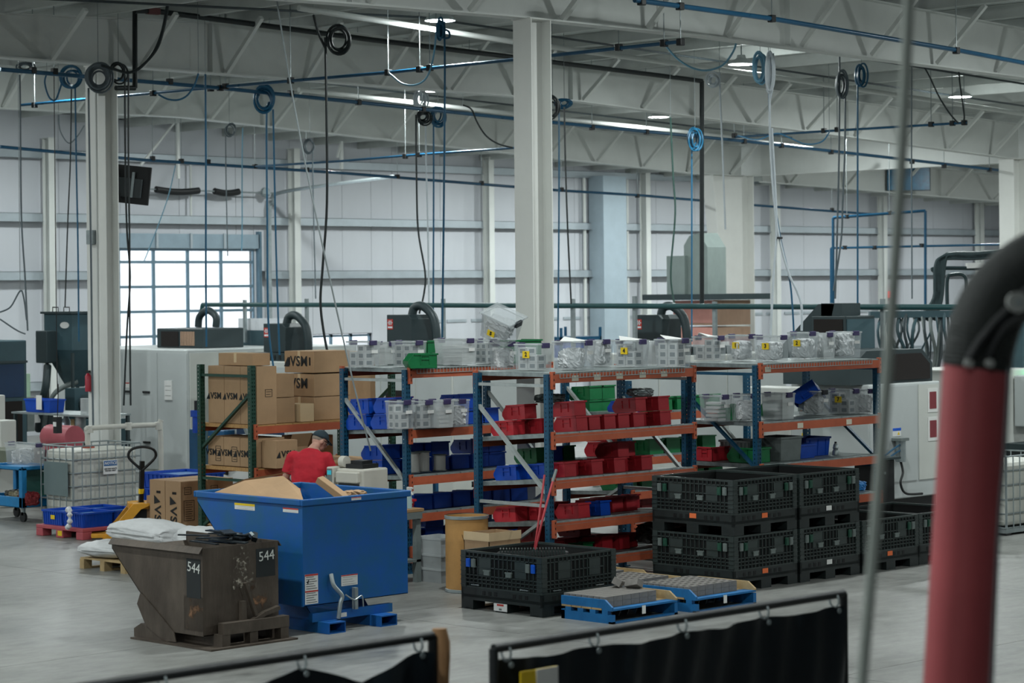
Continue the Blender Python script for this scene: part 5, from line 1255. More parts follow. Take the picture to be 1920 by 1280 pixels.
# 1 big grey machine by the left column
M1 = T('machining_centre', 'large light grey machine enclosure under the glazed door', 'machine', (27.5, 36.05, 0))
MB().box(0, 4.2, 0, 4.2, 0, 2.36).build('enclosure', m_mach, M1, bevel=.02)
for y, w in ((.0, .9), (.92, 1.1), (2.04, 2.1)): MB().box(-.012, 0, y + .01, y + w, .1, 2.3).build('door_panel', m_mach, M1)
for x in (.05, .75, 1.6, 2.9): MB().box(x, x + .66 if x < .8 else x + 1.2, -.012, 0, .5, 2.3).build('side_panel', m_mach2, M1)
for (y, z) in ((1.15, 1.55), (1.75, 1.55), (1.15, .6), (1.78, .62)): MB().box(-.03, -.012, y, y + .22, z - .02, z + .02).build('handle', m_black, M1)
ps = MB().box(-.03, -.014, .45, .68, 1.42, 1.78).build('clipboard_sheet', m_papr, M1); MB().box(-.033, -.03, .48, .65, 1.5, 1.504).box(-.033, -.03, .48, .65, 1.6, 1.604).box(-.033, -.03, .48, .65, 1.68, 1.684).build('ruled_lines', m_ink, ps)
wl = MB().box(-.016, -.012, 1.8, 1.95, 1.62, 1.72).build('warning_label', m_papr, M1); MB().box(-.018, -.016, 1.8, 1.95, 1.7, 1.72).build('red_band', m_redink, wl)
VU = T('vent_unit', 'charcoal vent unit with louvres on top of the large grey machine', 'vent unit', (28.4, 36.75, 2.36))
MB().box(0, 1.0, 0, 1.45, 0, .38).build('housing', m_mdark, VU, bevel=.02); MB().box(-.01, 0, .75, 1.3, .03, .32).build('dark_opening', m_slot, VU)
for k in range(9): MB().box(-.012, 0, .25 + k * .05, .28 + k * .05, .05, .32).build('louvre', m_brick, VU)
hose('arched_hose', [(.4, .1, .4), (.4, .1, .6), (.4, .35, .72), (.4, .6, .6), (.4, .65, .4)], .07, m_mdark, VU)
GP = T('plastic_guard', 'white plastic guard panel with backlight in its colour, on the large grey machine', 'guard panel', (30.5, 36.9, 2.36)); 
p0, p1 = P(447, 648, d=46), P(530, 646, d=46)
MB().box(0, .02, 0, 1.4, 0, .54).build('panel', m_white2, GP); MB().box(-.05, .0, .4, 1.4, 0, .3).build('grey_box', m_mteal, GP)  # door backlight is put into the panel's white colour
# 2 machines with coolant boxes behind the racks
def cnc(label, loc, du, dv, h, box_at, lab2, traylen, m=m_mach2):
    t = T('machining_centre', label, 'machine', loc, 0, 'light grey machines behind the racks')
    MB().box(0, du, 0, dv, 0, h).build('enclosure', m, t, bevel=.02)
    for k in range(3):
        MB().box(-.014, 0, dv * k / 3 + .02, dv * (k + 1) / 3 - .02, .5, h - .1).build('door_panel', m_mach, t); MB().box(du * k / 3 + .02, du * (k + 1) / 3 - .02, -.014, 0, .5, h - .1).build('door_panel', m_mach, t)
    MB().box(-.016, -.012, dv * .4, dv * .62, h * .45, h * .75).build('window', m_slot, t)
    MB().box(.1, .1 + traylen[0], .1, .1 + traylen[1], h, h + .14).build('top_tray', m_mdark, t)
    for k in range(14): MB().box(.09, .1, .15 + k * traylen[1] / 15, .15 + k * traylen[1] / 15 + .05, h + .03, h + .11).build('tray_slot', m_black, t)
    c = T('coolant_box', lab2, 'machine box', Vector(loc) + Vector((box_at[0], box_at[1], h + .15)), 0, 'dark coolant boxes with red logo')
    MB().prism([(0, 0), (.62, 0), (.62, .52), (.08, .52), (0, .45)], 0, 0, .5).build('housing', m_mdark, c, bevel=.01)
    logo_patch(c, .46, .27, .14)
    hose('bent_hose', [(.2, .2, .5), (.22, .15, .64), (.25, -.02, .66), (.28, -.22, .5), (.28, -.3, .28), (.28, -.32, 0)], .075, m_mdark, c)
    return t
q = P(560, 656, d=41); cnc('light grey machine behind the green rack', (27.6, 32.4, 0), 2.2, 2.6, 2.18, (.35, 1.35), 'dark coolant box with red logo and arched hose, leftmost', (1.6, 2.2))
cnc('light grey machine behind the workbench rack', (27.2, 28.6, 0), 2.4, 2.6, 2.35, (.35, 1.35), 'dark coolant box with red logo, left of the near white column', (1.8, 2.3))
cnc('light grey machine right of the near white column', (30.6, 26.3, 0), 2.4, 2.4, 2.3, (.3, 1.0), 'dark coolant box with red logo, right of the near white column', (1.2, 1.4))
# chip bins and control cabinet seen through the right rack
CB = T('control_cabinet', 'light grey control cabinet behind the right rack', 'cabinet', (26.9, 21.4, 0)); MB().box(0, .5, 0, .8, 0, 2.0).build('body', m_mach2, CB, bevel=.01); MB().box(.05, .45, -.01, 0, 1.2, 1.95).build('door', m_mach, CB); MB().box(.2, .28, -.018, -.01, 1.5, 1.72).build('key_panel', m_grey, CB); MB().cyl((.4, -.02, 1.8), (.4, -.01, 1.8), .02).build('lock', m_steel, CB); MB().box(.28, .42, -.013, -.01, 1.28, 1.35).build('warning_label', m_yel, CB)
DK = T('chip_conveyor', 'tall dark conveyor housing with a slanted chute behind the right rack', 'machine', (29.3, 22.2, 0))
MB().box(0, .73, 0, .65, 0, 2.98).build('housing', m_mdark, DK, bevel=.015); MB().box(-.01, 0, .05, .6, 2.2, 2.93).build('dark_opening', m_slot, DK); MB().box(.02, .71, -.012, 0, 1.0, 2.93).build('front_panel', m_mteal, DK)
MB().prism([(.25, 3.16), (.55, 3.16), (1.35, 2.45), (1.35, 2.1), (1.15, 2.1), (.3, 2.98)], 0, .05, .5).build('slanted_chute', m_mdark, DK); MB().box(.05, .5, .1, .5, 2.98, 3.17).build('upper_box', m_mdark, DK)
# right-hand machine
MR = T('machining_centre', 'pale grey machine with dark hood right of the racks', 'machine', (27.9, 20.75, 0))
MB().box(0, 1.75, 0, 1.4, .35, 2.02).build('enclosure', m_mach, MR, bevel=.02); MB().box(.02, 1.7, .05, 1.3, 0, .35).build('plinth', m_black, MR)
MB().box(.02, 1.15, -.012, 0, .6, 1.98).build('door_panel', m_mach, MR); MB().box(1.2, 1.7, -.012, 0, .6, 1.98).build('door_panel', m_mach2, MR)
MB().prism([(-.3, 2.02), (1.7, 2.02), (1.7, 2.3), (1.45, 2.5), (.1, 2.5), (-.3, 2.25)], 1, .1, 1.3).build('hood', m_mdark, MR); MB().prism([(.55, 2.06), (1.62, 2.06), (1.62, 2.28), (1.4, 2.44), (.75, 2.44), (.55, 2.28)], 1, .08, .1).build('hood_opening', m_slot, MR)
for k in range(2): s__ = MB().box(1.42, 1.67, -.018, -.012, 1.15 + .42 * k, 1.5 + .42 * k).build('framed_notice', m_papr, MR); MB().box(1.46, 1.63, -.02, -.018, 1.2 + .42 * k, 1.45 + .42 * k).build('picture', m_maroon, s__)
FU = MB().cyl((.62, -.1, .9), (.62, -.1, 1.2), .075, n=16).build('filter_bowl', m_steel, MR, True); MB().box(.52, .72, -.18, 0, 1.2, 1.24).build('filter_bracket', m_grey, MR)
MB().box(.55, .75, -.016, -.012, 1.26, 1.38).build('sticker', m_papr, MR); MB().box(.55, .75, -.018, -.016, 1.34, 1.38).build('sticker_band', m_lblue, MR); MB().add([(.66, -.018, 1.28), (.72, -.018, 1.28), (.69, -.018, 1.33)], [(0, 1, 2)]).build('sticker_mark', m_yel, MR)
for dz in (0, .08): hose('blue_air_line', [(.6, -.12, 1.15 - dz), (.3, -.2, 1.1 - dz), (0, -.25, 1.02 - dz), (-.3, -.2, .98 - dz)], .014, m_bpipe, MR, 6)
hose('black_cable', [(.62, -.1, .9), (.6, -.15, .75), (.5, -.18, .6), (.6, -.2, .45), (1.0, -.2, .42)], .018, m_black, MR, 6)
SD = T('side_cabinet', 'low dark cabinet beside the pale grey machine', 'cabinet', (27.35, 20.2, 0)); MB().box(0, .4, 0, .4, 0, 1.0).build('body', m_black, SD, bevel=.01); MB().cyl((.15, -.02, .82), (.15, 0, .82), .02).build('lock', m_steel, SD); MB().box(-.05, .5, -.04, .44, 1.0, 1.03).build('top', m_mdark, SD)
# cage tank at the right edge
I2 = T('caged_water_tank', 'caged white tank at the right edge behind the red arm', 'tank', (28.1, 18.6, 0)); MB().box(.03, 1.1, .03, .97, .12, 1.0).build('tank', m_tank, I2, bevel=.06); cage(I2, 1.13, 1.0, .1, 1.08, 7, 6, m_steel); MB().box(0, 1.13, 0, 1.0, .03, .1).build('pallet_deck', m_steel, I2)
for x in (.0, 1.0): MB().box(x, x + .12, 0, 1, 0, .03).build('pallet_runner', m_black, I2)
MX = T('machine_with_screen', 'pale machine with green status light at the right edge', 'machine', (31.5, 21.3, 0)); MB().box(0, 2, 0, 1.6, 0, 2.1).build('enclosure', m_mach2, MX, bevel=.02)
MB().box(.9, 1.35, -.3, -.02, 1.2, 2.0).build('control_panel', m_mach, MX, bevel=.02); MB().box(.93, 1.3, -.31, -.3, 1.6, 1.95).build('screen', m_grey, MX); MB().box(.93, 1.3, -.31, -.3, 1.25, 1.52).build('keypad', m_mach2, MX); MB().box(1.5, 2.0, -.02, 0, 1.2, 2.0).build('green_window', m_lgreen, MX); MB().box(1.25, 1.33, -.2, -.1, 2.0, 2.06).build('status_light', mat('green_led', '#60ffb0', .4, var=0, emit=6), MX)
MB().box(.6, 2, -.4, 0, .85, .95).build('shelf', m_mdark, MX); MB().box(.7, 1.9, -.02, 0, .2, .85).build('dark_base', m_mdark, MX); MB().box(1.5, 1.95, .2, 1.2, 2.1, 3.0).build('dark_tower', m_mteal, MX)
# cable mass above the right machines
CT = T('cable_tray', 'tangle of grey cables and tray above the right machines', 'cables', (0, 0, 0))
cA, cB = P(1640, 600, d=44), P(1790, 600, d=44)
MB().bar(P(1630, 590, d=44), P(1800, 588, d=44), .25, .12).build('tray', m_mteal, CT)
rnd = random.Random(5)
for k in range(26):
    x = 1650 + k * 5.5; hose('cable', [P(x, 585, d=43.9 + .2 * rnd.random()), P(x + rnd.uniform(-10, 10), 620, d=43.8), P(x + rnd.uniform(-12, 12), 665, d=44), P(x + rnd.uniform(-15, 15), 720, d=44)], rnd.uniform(.015, .035), [m_cable, m_mteal, m_grey][k % 3], CT, 5, 4)
for k in range(5):
    hose('conduit', [P(1722 + k * 7, 600, d=44), P(1752 + k * 3, 560, d=44), P(1755 + k * 4, 500 - 3 * k, d=44), P(1770 + k * 4, 484 - 2 * k, d=44), P(1830, 483 - k * 2, d=44), P(1930, 476 - k * 2, d=44)], .045, m_dark, CT, 6, 6)
hose('conduit', [P(1754, 575, d=45), P(1754, 515, d=45), P(1760, 503, d=45), P(1900, 505, d=45)], .04, m_dark, CT, 6); hose('conduit', [P(1776, 575, d=45), P(1776, 525, d=45), P(1784, 515, d=45), P(1810, 520, d=45), P(1812, 575, d=45)], .035, m_dark, CT, 6)
MB().bar(P(1812, 498, d=45), P(1845, 497, d=45), .2, .1).build('junction_box', m_papr, CT)
bx = P(1680, 640, d=46)
SG = tag(MB().box(-.1, .1, -.05, .05, -.07, .07).build('exit_sign', mat('red_sign_glow', '#e0504a', .5, var=0, emit=1.2), None, loc=P(1669, 552, v=VW - .08)), 'small red lit sign on the far back wall', 'sign')
SG.scale = (1.6, 1, 1.6)
# oven with hood far behind
m_ductg = mat('duct_grey_green', '#8a9794', .5, .1, var=.06)
OV = T('curing_oven', 'salmon and maroon oven under a flat dark hood, far behind', 'oven', (44.9, 38.0, 0)); OV.scale = (.58, .58, 1)
MB().box(0, 2.3, 0, 2.2, 0, 2.2).build('body', m_salmon, OV); MB().box(.05, 2.3, -.05, 0, .0, 2.15).build('front_panel', m_maroon, OV); MB().box(-.02, 2.32, -.07, 2.2, 2.2, 2.45).box(-.02, 2.32, -.08, 2.2, 2.5, 3.1).build('upper_casing', m_brick, OV); MB().box(-.04, 0, -.07, 2.2, 2.2, 2.45).box(-.04, 0, -.07, 2.2, 2.55, 3.1).build('side_casing', m_salmon, OV)
MB().box(-1.1, 2.9, -.7, 3.0, 3.12, 3.26).build('hood_plate', m_mdark, OV)
MB().prism([(.3, 3.26), (1.6, 3.26), (1.6, 4.45), (1.3, 4.68), (.75, 4.75), (.3, 4.4)], 0, 0, 1.2).build('duct_housing', m_ductg, OV); MB().box(-.2, .9, 1.4, 2.4, 3.26, 4.2).build('duct_box', m_ductg, OV)
for x, m in ((.3, m_papr), (1.5, m_papr)):
    s__ = MB().box(x, x + .62, -.07, -.05, 1.5, 2.1 if x < 1 else 2.0).build('notice', m, OV); MB().box(x + .2, x + .42, -.08, -.07, 1.75, 1.9).build('emblem', m_maroon if x < 1 else m_lgreen, s__)
# blue shelving far behind the column
BS = T('blue_shelving', 'blue shelving with pale goods far behind the near column', 'shelving', P(1062, 660, d=58) * 1.0)
BS.location.z = 0; BS.location.x -= .8
for k in range(3): MB().box(0, 1.4, -.6, .6, .4 + .9 * k, .48 + .9 * k).build('shelf', m_bpipe, BS)
for x in (0, 1.35):
    for y in (-.6, .55): MB().box(x, x + .05, y, y + .05, 0, 2.5).build('post', m_bpipe, BS)
for k, (y, w) in enumerate(((-.5, .45), (.05, .4))):
    o = open_tub('blue_crate', 'blue crate on the far shelving, ' + ['right', 'left'][k] + ' one', 'crate', (BS.location.x + .1, BS.location.y + y, 1.79), .8, w, .4, m_blue, 3)
# ---- left edge equipment
LM = T('blast_cabinet', 'dark cabinet machine with navy door at the left edge', 'machine', (23.3, 36.3, 0))
MB().box(0, .85, 0, 2.6, 0, 2.62).build('body', m_mteal, LM, bevel=.02); MB().box(-.3, .78, -.02, 0, 1.62, 2.2).build('navy_door', m_mnavy, LM); MB().box(-.3, .74, -.015, 0, .6, 1.55).build('dark_opening', m_slot, LM); MB().box(-.3, .85, -.03, 0, 2.22, 2.26).build('ledge', m_mdark, LM); MB().box(.85, 1.0, .0, .3, 1.0, 1.6).build('switch_box', m_grey, LM)
for k in range(9): MB().box(.2, .3, .2 + k * .22, .3 + k * .22, 2.62, 2.7).build('top_fin', m_mdark, LM)
HD = T('dust_collector', 'slate dust collector hopper on legs behind the left machines', 'machine', (25.7, 37.15, 0)); HD.scale = (.74, .9, 1)
MB().box(0, 1.0, 0, 1.0, 2.38, 3.06).build('upper_box', m_mteal, HD, bevel=.01); MB().add([(0, 0, 2.38), (1, 0, 2.38), (1, 1, 2.38), (0, 1, 2.38), (.35, .35, 1.7), (.65, .35, 1.7), (.65, .65, 1.7), (.35, .65, 1.7)], [(0, 1, 5, 4), (1, 2, 6, 5), (2, 3, 7, 6), (3, 0, 4, 7), (4, 5, 6, 7)]).build('cone', m_mteal, HD)
MB().box(-.06, 1.06, -.06, 1.06, 3.06, 3.1).build('lid', m_mdark, HD)
for k in range(2): MB().tube([(.1, .2 + k * .4, 3.1), (.1, .2 + k * .4, 3.18), (.1, .4 + k * .4, 3.18), (.1, .4 + k * .4, 3.1)], .012, 6).build('lifting_handle', m_black, HD)
for x in (.02, .93):
    for y in (.02, .93): MB().box(x, x + .06, y, y + .06, 0, 2.4).build('leg', m_mdark, HD)
MB().lathe([(0, 0), (1, 0), (1, .02), (0, .02)], n=24).build('oval_badge', m_papr, HD); ob_ = [c for c in bpy.data.objects if c.parent == HD and c.name.startswith('oval')][0]; ob_.scale = (.2, .08, .3); ob_.rotation_euler = (PI / 2, 0, -PI / 2); ob_.location = (-.004, .25, 2.85); ob_.scale = (.16, .06, .3)
MB().box(-.3, 0, .55, .95, 2.15, 2.75).build('motor_box', m_mdark, HD, bevel=.02); hose('suction_hose', [(-.15, .7, 2.1), (-.3, .6, 1.7), (-.3, .8, 1.3), (-.2, 1.0, .9)], .09, m_mdark, HD); hose('grey_hose', [(.4, .3, 1.8), (-.1, .5, 1.6), (-.25, .7, 1.1), (-.2, .8, .5)], .05, m_grey, HD)
MB().box(-.6, -.3, 1.15, 1.4, 1.5, 1.95).build('pale_green_box', mat('pale_green', '#b8d6bc', .5, var=.05), HD); MB().box(-.6, -.3, .8, 1.2, 1.05, 1.5).build('white_box', m_papr, HD)  # one plain pale green box, one white box
MO = T('blower_motor', 'dark blower motor on a stand left of the column', 'machine', (25.4, 36.2, 0)); MB().box(0, .8, -.1, .9, .0, 1.15).build('stand', m_mteal, MO); MB().cyl((.4, .0, 1.4), (.4, .6, 1.4), .22, n=18).build('drum', m_mdark, MO, True); MB().cyl((.4, -.12, 1.4), (.4, 0, 1.4), .12, n=14).build('shaft_cover', m_black, MO); MB().box(.1, .7, .6, .9, 1.15, 1.7).build('gear_box', m_mteal, MO)
FE = T('fire_extinguisher', 'red extinguisher by the left column', 'extinguisher', P(161, 715, d=39)); FE.location.z = 1.6; MB().lathe([(0, -.25), (.08, -.25), (.08, .15), (.04, .22), (0, .24)]).build('body', mat('ext_red', '#a8283a', .3, var=.05), FE, True); MB().box(-.03, .03, -.08, .08, .24, .3).build('valve', m_black, FE)
FE.scale = (.6, .6, .6); FE.location = (22.05, 31.45, P(161, 715, d=38).z)
SL = T('assembly_bench', 'cluttered steel bench between the left edge and the left column', 'workbench', (22.9, 32.9, 0))
MB().box(0, .8, -.3, 2.0, .85, .9).build('top', m_mteal, SL); MB().box(0, .8, -.3, 2.0, 1.42, 1.45).build('upper_shelf', m_steel, SL)
for y in (-.28, 1.92):
    for x in (.02, .74): MB().box(x, x + .05, y, y + .05, 0, 1.45).build('post', m_mdark, SL)
MB().box(-.01, 0, -.3, 2.0, .62, .85).build('navy_apron', m_mnavy, SL)
def small(name, label, cat, mb, m, loc, smooth=False, rot=None):
    o = tag(mb.build(name, m, None, smooth, loc=loc), label, cat)
    if rot: o.rotation_euler = rot
    return o
small('steel_funnel', 'bright steel cone funnel upside down on the left bench', 'funnel', MB().lathe([(.27, 0), (.26, .03), (.05, .45), (.04, .5), (0, .5)], n=24), mat('bright_steel', '#b9c4cf', .25, .7, var=.08), (23.25, 33.8, .9), True)
open_tub('blue_bin', 'blue bin with papers on the upper shelf of the left bench', 'bin', (23.0, 33.9, 1.452), .3, .75, .22, m_blue)
small('paper_slip', 'white slip standing on the blue bin at the left bench', 'paper', MB().box(0, .005, 0, .16, 0, .24), m_papr, (22.97, 34.1, 1.5)); small('canister', 'frosted canister on the upper shelf of the left bench', 'canister', MB().lathe([(0, 0), (.07, 0), (.07, .26), (0, .26)]), m_clear2, (23.1, 33.05, 1.452), True)
small('vacuum_head', 'grey duct elbow hanging at the left bench', 'duct', MB().tube(curve_pts([(0, 0, .5), (0, 0, .3), (.05, .05, .12), (.2, .15, .0)]), .09, 10), m_steel, (23.15, 33.25, .9), True)
small('ring_lamp', 'white ring magnifier lamp on the left bench', 'lamp', MB().tube([(0, .17 * math.cos(2 * PI * k / 24), .17 * math.sin(2 * PI * k / 24) + .2) for k in range(24)], .022, 8, closed=True).cyl((0, 0, .03), (0, 0, 0), .05), m_papr, (23.0, 32.75, .9), True)
small('wood_post', 'short wooden post on the left bench', 'wood', MB().box(0, .1, 0, .1, 0, .45), m_pine, (23.2, 33.5, .9)); small('red_tank', 'low red tank in front of the left bench', 'tank', MB().cyl((0, -.35, .2), (0, .35, .2), .2, n=20).box(-.2, .2, -.3, .3, 0, .05).box(-.15, .15, -.25, .25, -.9, 0), mat('tank_red', '#a8525c', .45, var=.08), (21.9, 32.0, .95), True)
bpy.data.objects['red_tank'].location = (22.62, 33.0, .9)
BP = T('brass_press', 'pale machine head with brass cylinders at the left edge', 'machine', (21.6, 33.5, 0))
MB().box(0, .9, -.2, 1.6, 0, .95).build('base', m_mach2, BP, bevel=.02); MB().box(.1, .4, -.12, .16, .95, 1.4).build('head', m_mach2, BP, bevel=.02); MB().box(.2, .6, .5, .9, .95, 1.78).build('column_head', m_mach2, BP, bevel=.02)
for y, r, h in ((.2, .11, .45), (.62, .09, .2), (.8, .06, .14)): MB().cyl((-.02, y, .95), (-.02, y, .95 + h), r * .9, n=16).build('brass_cylinder', m_brass, BP, True)
hose('black_hose', [(.05, .75, 1.2), (.05, .75, 1.6), (.05, .6, 1.72), (.0, .4, 1.5), (0, .38, 1.3)], .025, m_black, BP); hose('air_hose', [(-.05, 1.2, 1.0), (-.1, .4, 1.0), (-.12, .1, .95), (-.1, 0, .8), (-.1, -.3, .78)], .02, m_black, BP)
MB().box(-.3, .1, -.9, -.2, .68, .98).build('motor', mat('olive_motor', '#6b7263', .5, .2, var=.1), BP, bevel=.02); MB().box(-.15, .0, -1.1, -.9, .72, .9).build('connector', m_black, BP)
hg = T('hanging_gauge', 'small black controller hanging above the bench on a cord', 'controller', P(108, 793, d=38.5)); MB().box(-.05, .05, -.05, .05, -.16, .1).build('body', m_black, hg); MB().box(-.06, -.05, -.04, .04, -.05, .02).build('label', m_papr, hg)
hose('cord', [(0, 0, .1), (.02, 0, .6), (0, 0, 1.0), (0, 0, 6.2)], .008, m_black, hg, 5)
# blue pump and white washer between tank and green rack
BPm = T('blue_pump_unit', 'blue pump unit with filter bowl between the tank and the green rack', 'machine', (23.2, 29.5, 0)); m_pump = mat('pump_blue', '#17557f', .5, var=.15)
MB().box(0, .8, 0, .9, 0, 1.3).build('body', m_pump, BPm, bevel=.02); MB().cyl((-.08, .6, 1.25), (-.08, .6, 1.5), .06, n=12).cyl((-.08, .6, 1.5), (-.08, .6, 1.6), .09, n=12).build('filter_bowl', m_blue, BPm, True); MB().cyl((-.08, .6, 1.6), (-.08, .6, 1.75), .03, n=8).build('fitting', m_black, BPm)
hose('hose', [(-.1, .3, 1.3), (-.2, .2, .9), (-.15, .1, .5), (-.1, -.2, .2)], .02, m_mteal, BPm, 6); MB().box(.2, .8, -.25, 0, 1.0, 1.65).build('tank_box', m_mach, BPm); MB().box(.0, .7, -.6, -.3, 1.2, 1.55).build('navy_box', m_mnavy, BPm)
WS = T('parts_washer', 'white round drum machine beside the green rack', 'machine', (22.6, 27.95, 0)); MB().cyl((.3, .0, .55), (.3, .85, .55), .34, n=24).build('drum', m_mach2, WS, True); MB().box(0, .6, .05, .8, 0, .3).build('base', m_mach, WS); MB().box(.0, .6, .0, .85, 1.15, 1.28).build('top', m_mach, WS, bevel=.02); MB().box(.05, .12, .1, .75, .8, 1.15).build('front_frame', m_mach2, WS); MB().box(.02, .06, .3, .7, .85, 1.1).build('window', m_grey, WS); MB().tube([(-.02, .1 + .05 * math.cos(k), 1.22 + .05 * math.sin(k)) for k in [2 * PI * j / 14 for j in range(14)]], .015, 6, closed=True).build('ring', m_papr, WS, True)
MB().bar((-.03, .72, .7), (-.03, .68, 1.12), .05).build('lever', m_black, WS); hose('arm_pipe', [(.3, .6, 1.28), (.3, .75, 1.55), (.3, .6, 1.72), (.3, .1, 1.76), (.3, -.15, 1.8)], .03, m_grey, WS, 8)
# blue low bench behind floor boxes
BB = T('blue_table', 'long blue table with oddments behind the tall floor cartons', 'table', (23.4, 25.9, 0)); MB().box(0, 1.0, 0, 1.9, .78, .84).build('top', m_pump, BB)
for x in (.03, .9):
    for y in (.03, 1.8): MB().box(x, x + .06, y, y + .06, 0, .78).build('leg', m_pump, BB)
# ---- wall television seen from behind on the left column
TV = T('monitor', 'flat monitor seen from behind on a bracket at the left column', 'monitor', P(236, 345, v=V2 - .1)); TV.rotation_euler = (0, .12, math.radians(-62))
MB().box(-.42, .42, -.02, .02, -.30, .30).build('panel', m_black, TV, bevel=.01); MB().box(-.3, .3, -.06, -.02, -.2, .1).build('rear_housing', mat('tv_grey', '#3d4446', .5, var=.1), TV, bevel=.01)
for x in (-.15, .15): MB().box(x - .02, x + .02, -.08, -.06, -.2, .2).build('mount_rail', m_steel, TV)
MB().bar((-.15, -.08, 0), (-.5, -.1, 0), .05).build('arm', m_black, TV); hose('cables', [(-.1, -.07, -.1), (0, -.1, -.25), (.1, -.08, -.2)], .01, m_black, TV, 5)
BN = T('wall_screen', 'blue picture panel hung under the far right rafter', 'screen', P(1703, 334, v=V3 - .4)); MB().box(-.62, .62, -.03, .03, -.36, .36).build('frame', m_mdark, BN); BN.rotation_euler = (0, 0, -PI / 4)
MB().box(-.59, .59, -.036, -.03, -.33, .33).build('picture', mat('screen_blue', '#2a7fa8', .3, var=.6, scale=2.2, col2='#173a52', emit=0), BN)
for x in (-.5, .5): MB().cyl((x, 0, .36), (x, 0, 1.2), .012, n=6).build('hanger', m_steel, BN)
# ================================================================== pipes, hoses and cables under the roof
m_hblu = mat('blue_air_hose', '#1a5878', .4, var=.1); m_hblk = mat('black_hose', '#20292b', .5, var=.1); m_hgry = mat('grey_cord', '#59646a', .5, var=.1)
m_hwht = mat('white_hose', '#c3ccd2', .45, var=.06); m_hlb = mat('pale_blue_hose', '#6fa0b8', .4, var=.06); m_wire = mat('steel_wire', '#8a9294', .35, .5, var=.1)
PG = 'blue compressed-air pipes'
def air_pipe(label, pts, r, fit=(), m=None, hang=0, name='air_pipe', **k):
    "pts in sight-line pixels on a common plane given by k (u=, v= or d=)"
    t = T(name, label, 'pipe', (0, 0, 0), 0, PG if name == 'air_pipe' else None)
    W = [P(x, y, **k) for x, y in pts]
    for a, b in zip(W, W[1:]): MB().cyl(a, b, r, n=10).build('pipe_run', m or m_bpipe, t, True)
    for x, y in fit:
        p = P(x, y, **k); MB().obox(p, (.09, .09, .1)).build('clamp', m_black, t, bevel=.01)
        if hang: MB().cyl(p, (p.x, p.y, roof_z(p.x) + .02), .008, n=5).build('hanger_rod', m_wire, t)
    return t
air_pipe('long blue air pipe running behind the left column across the hall', [(0, 130), (413, 165), (960, 222), (1400, 265), (1900, 322)], .034, [(62, 132), (102, 134), (318, 153), (413, 165), (545, 175), (672, 192), (793, 205), (1110, 239), (1212, 247), (1395, 265), (1465, 273), (1558, 285), (1710, 303), (1770, 311), (1855, 318)], v=31.9, hang=1)
air_pipe('blue air pipe highest at the right, in front of the near rafter', [(1190, 0), (1447, 35), (1800, 95), (1925, 119)], .036, [(1203, 3), (1275, 12), (1447, 35), (1793, 95)], v=21.0, hang=1)
air_pipe('distant blue air pipe low along the far rafter', [(0, 275), (270, 300), (650, 325), (1050, 357), (1200, 366), (1420, 385), (1640, 402)], .034, [(286, 297), (340, 302), (390, 303), (478, 312), (575, 318), (745, 331), (903, 343), (1053, 355), (1195, 367), (1560, 393)], v=41.2, hang=1)
air_pipe('blue cross pipe climbing right past the near column', [(40, 197), (413, 163), (728, 136), (960, 112), (1278, 78)], .027, [(65, 197), (287, 175), (395, 166), (423, 162), (545, 151), (728, 136), (787, 130), (806, 127), (1160, 89), (1245, 81), (1276, 79)], u=25.08, hang=1)
air_pipe('blue cross pipe under the right lamps', [(1377, 257), (1545, 246), (1812, 230)], .025, [(1377, 254), (1545, 245), (1570, 243), (1746, 233), (1786, 231), (1808, 230)], u=38.4, hang=1)
air_pipe('faint blue cross pipe left of the near column, far back', [(480, 312), (640, 302), (785, 290), (965, 277)], .025, [(760, 293), (786, 290)], u=33.3, hang=1)
air_pipe('blue pipe frame dropping to machines at the far right', [(1562, 575), (1562, 408), (1735, 395), (1735, 575)], .035, [(1588, 406), (1668, 399)], d=58, hang=1)
air_pipe('lower blue pipe line at the far right', [(1558, 575), (1558, 465), (1890, 458)], .028, [(1584, 464), (1640, 464), (1728, 460)], d=60)
air_pipe('pale sprinkler pipe under the near roof bay', [(560, 15), (960, 78), (1430, 141), (1930, 215)], .045, [], m_offw, v=27.3, name='sprinkler_pipe')
air_pipe('pale sprinkler pipe under the far roof bay', [(560, 168), (960, 213), (1310, 250), (1600, 290)], .045, [], m_offw, v=36.2, name='sprinkler_pipe')
for k, vv in enumerate((26.2, 28.5, 35.2, 37.2)):
    t = T('roof_conduit', ['thin roof conduit in the near bay, front of two', 'thin roof conduit in the near bay, rear of two', 'thin roof conduit in the far bay, front of two', 'thin roof conduit in the far bay, rear of two'][k], 'conduit', (0, 0, 0))
    for a, b in ((14, 26.5), (26.5, 47)): MB().cyl((a, vv, roof_z(a) - .3), (b, vv, roof_z(b) - .3), .02, n=6).build('run', m_cable, t)
bp_ = air_pipe('black iron pipe crossing the middle rafter and dropping at the right', [(253, 20), (285, 20), (700, 75), (960, 107), (1280, 147), (1316, 152), (1316, 572)], .045, [], m_blackpipe, v=30.5, name='iron_pipe')
MB().obox(P(287, 21, v=30.5), (.22, .1, .1)).build('red_coupling', mat('coupling_red', '#5a2a2a', .5, var=.1), bp_)
for x, y in ((400, 35), (505, 48), (880, 97), (1040, 116)): q = P(x, y, v=30.5); MB().cyl(q, (q.x, q.y, roof_z(q.x) - .2), .006, n=5).build('hanger_rod', m_wire, bp_)
air_pipe('black iron pipe dropping beside the left column', [(253, -40), (253, 165), (217, 165)], .04, [], m_blackpipe, v=31.0, name='iron_pipe')
gp = air_pipe('dark teal gas pipe running level behind the racks', [(378, 585), (380, 571), (830, 572), (1280, 574), (1800, 576)], .045, [], m_tealpipe, u=30.3, name='gas_pipe')
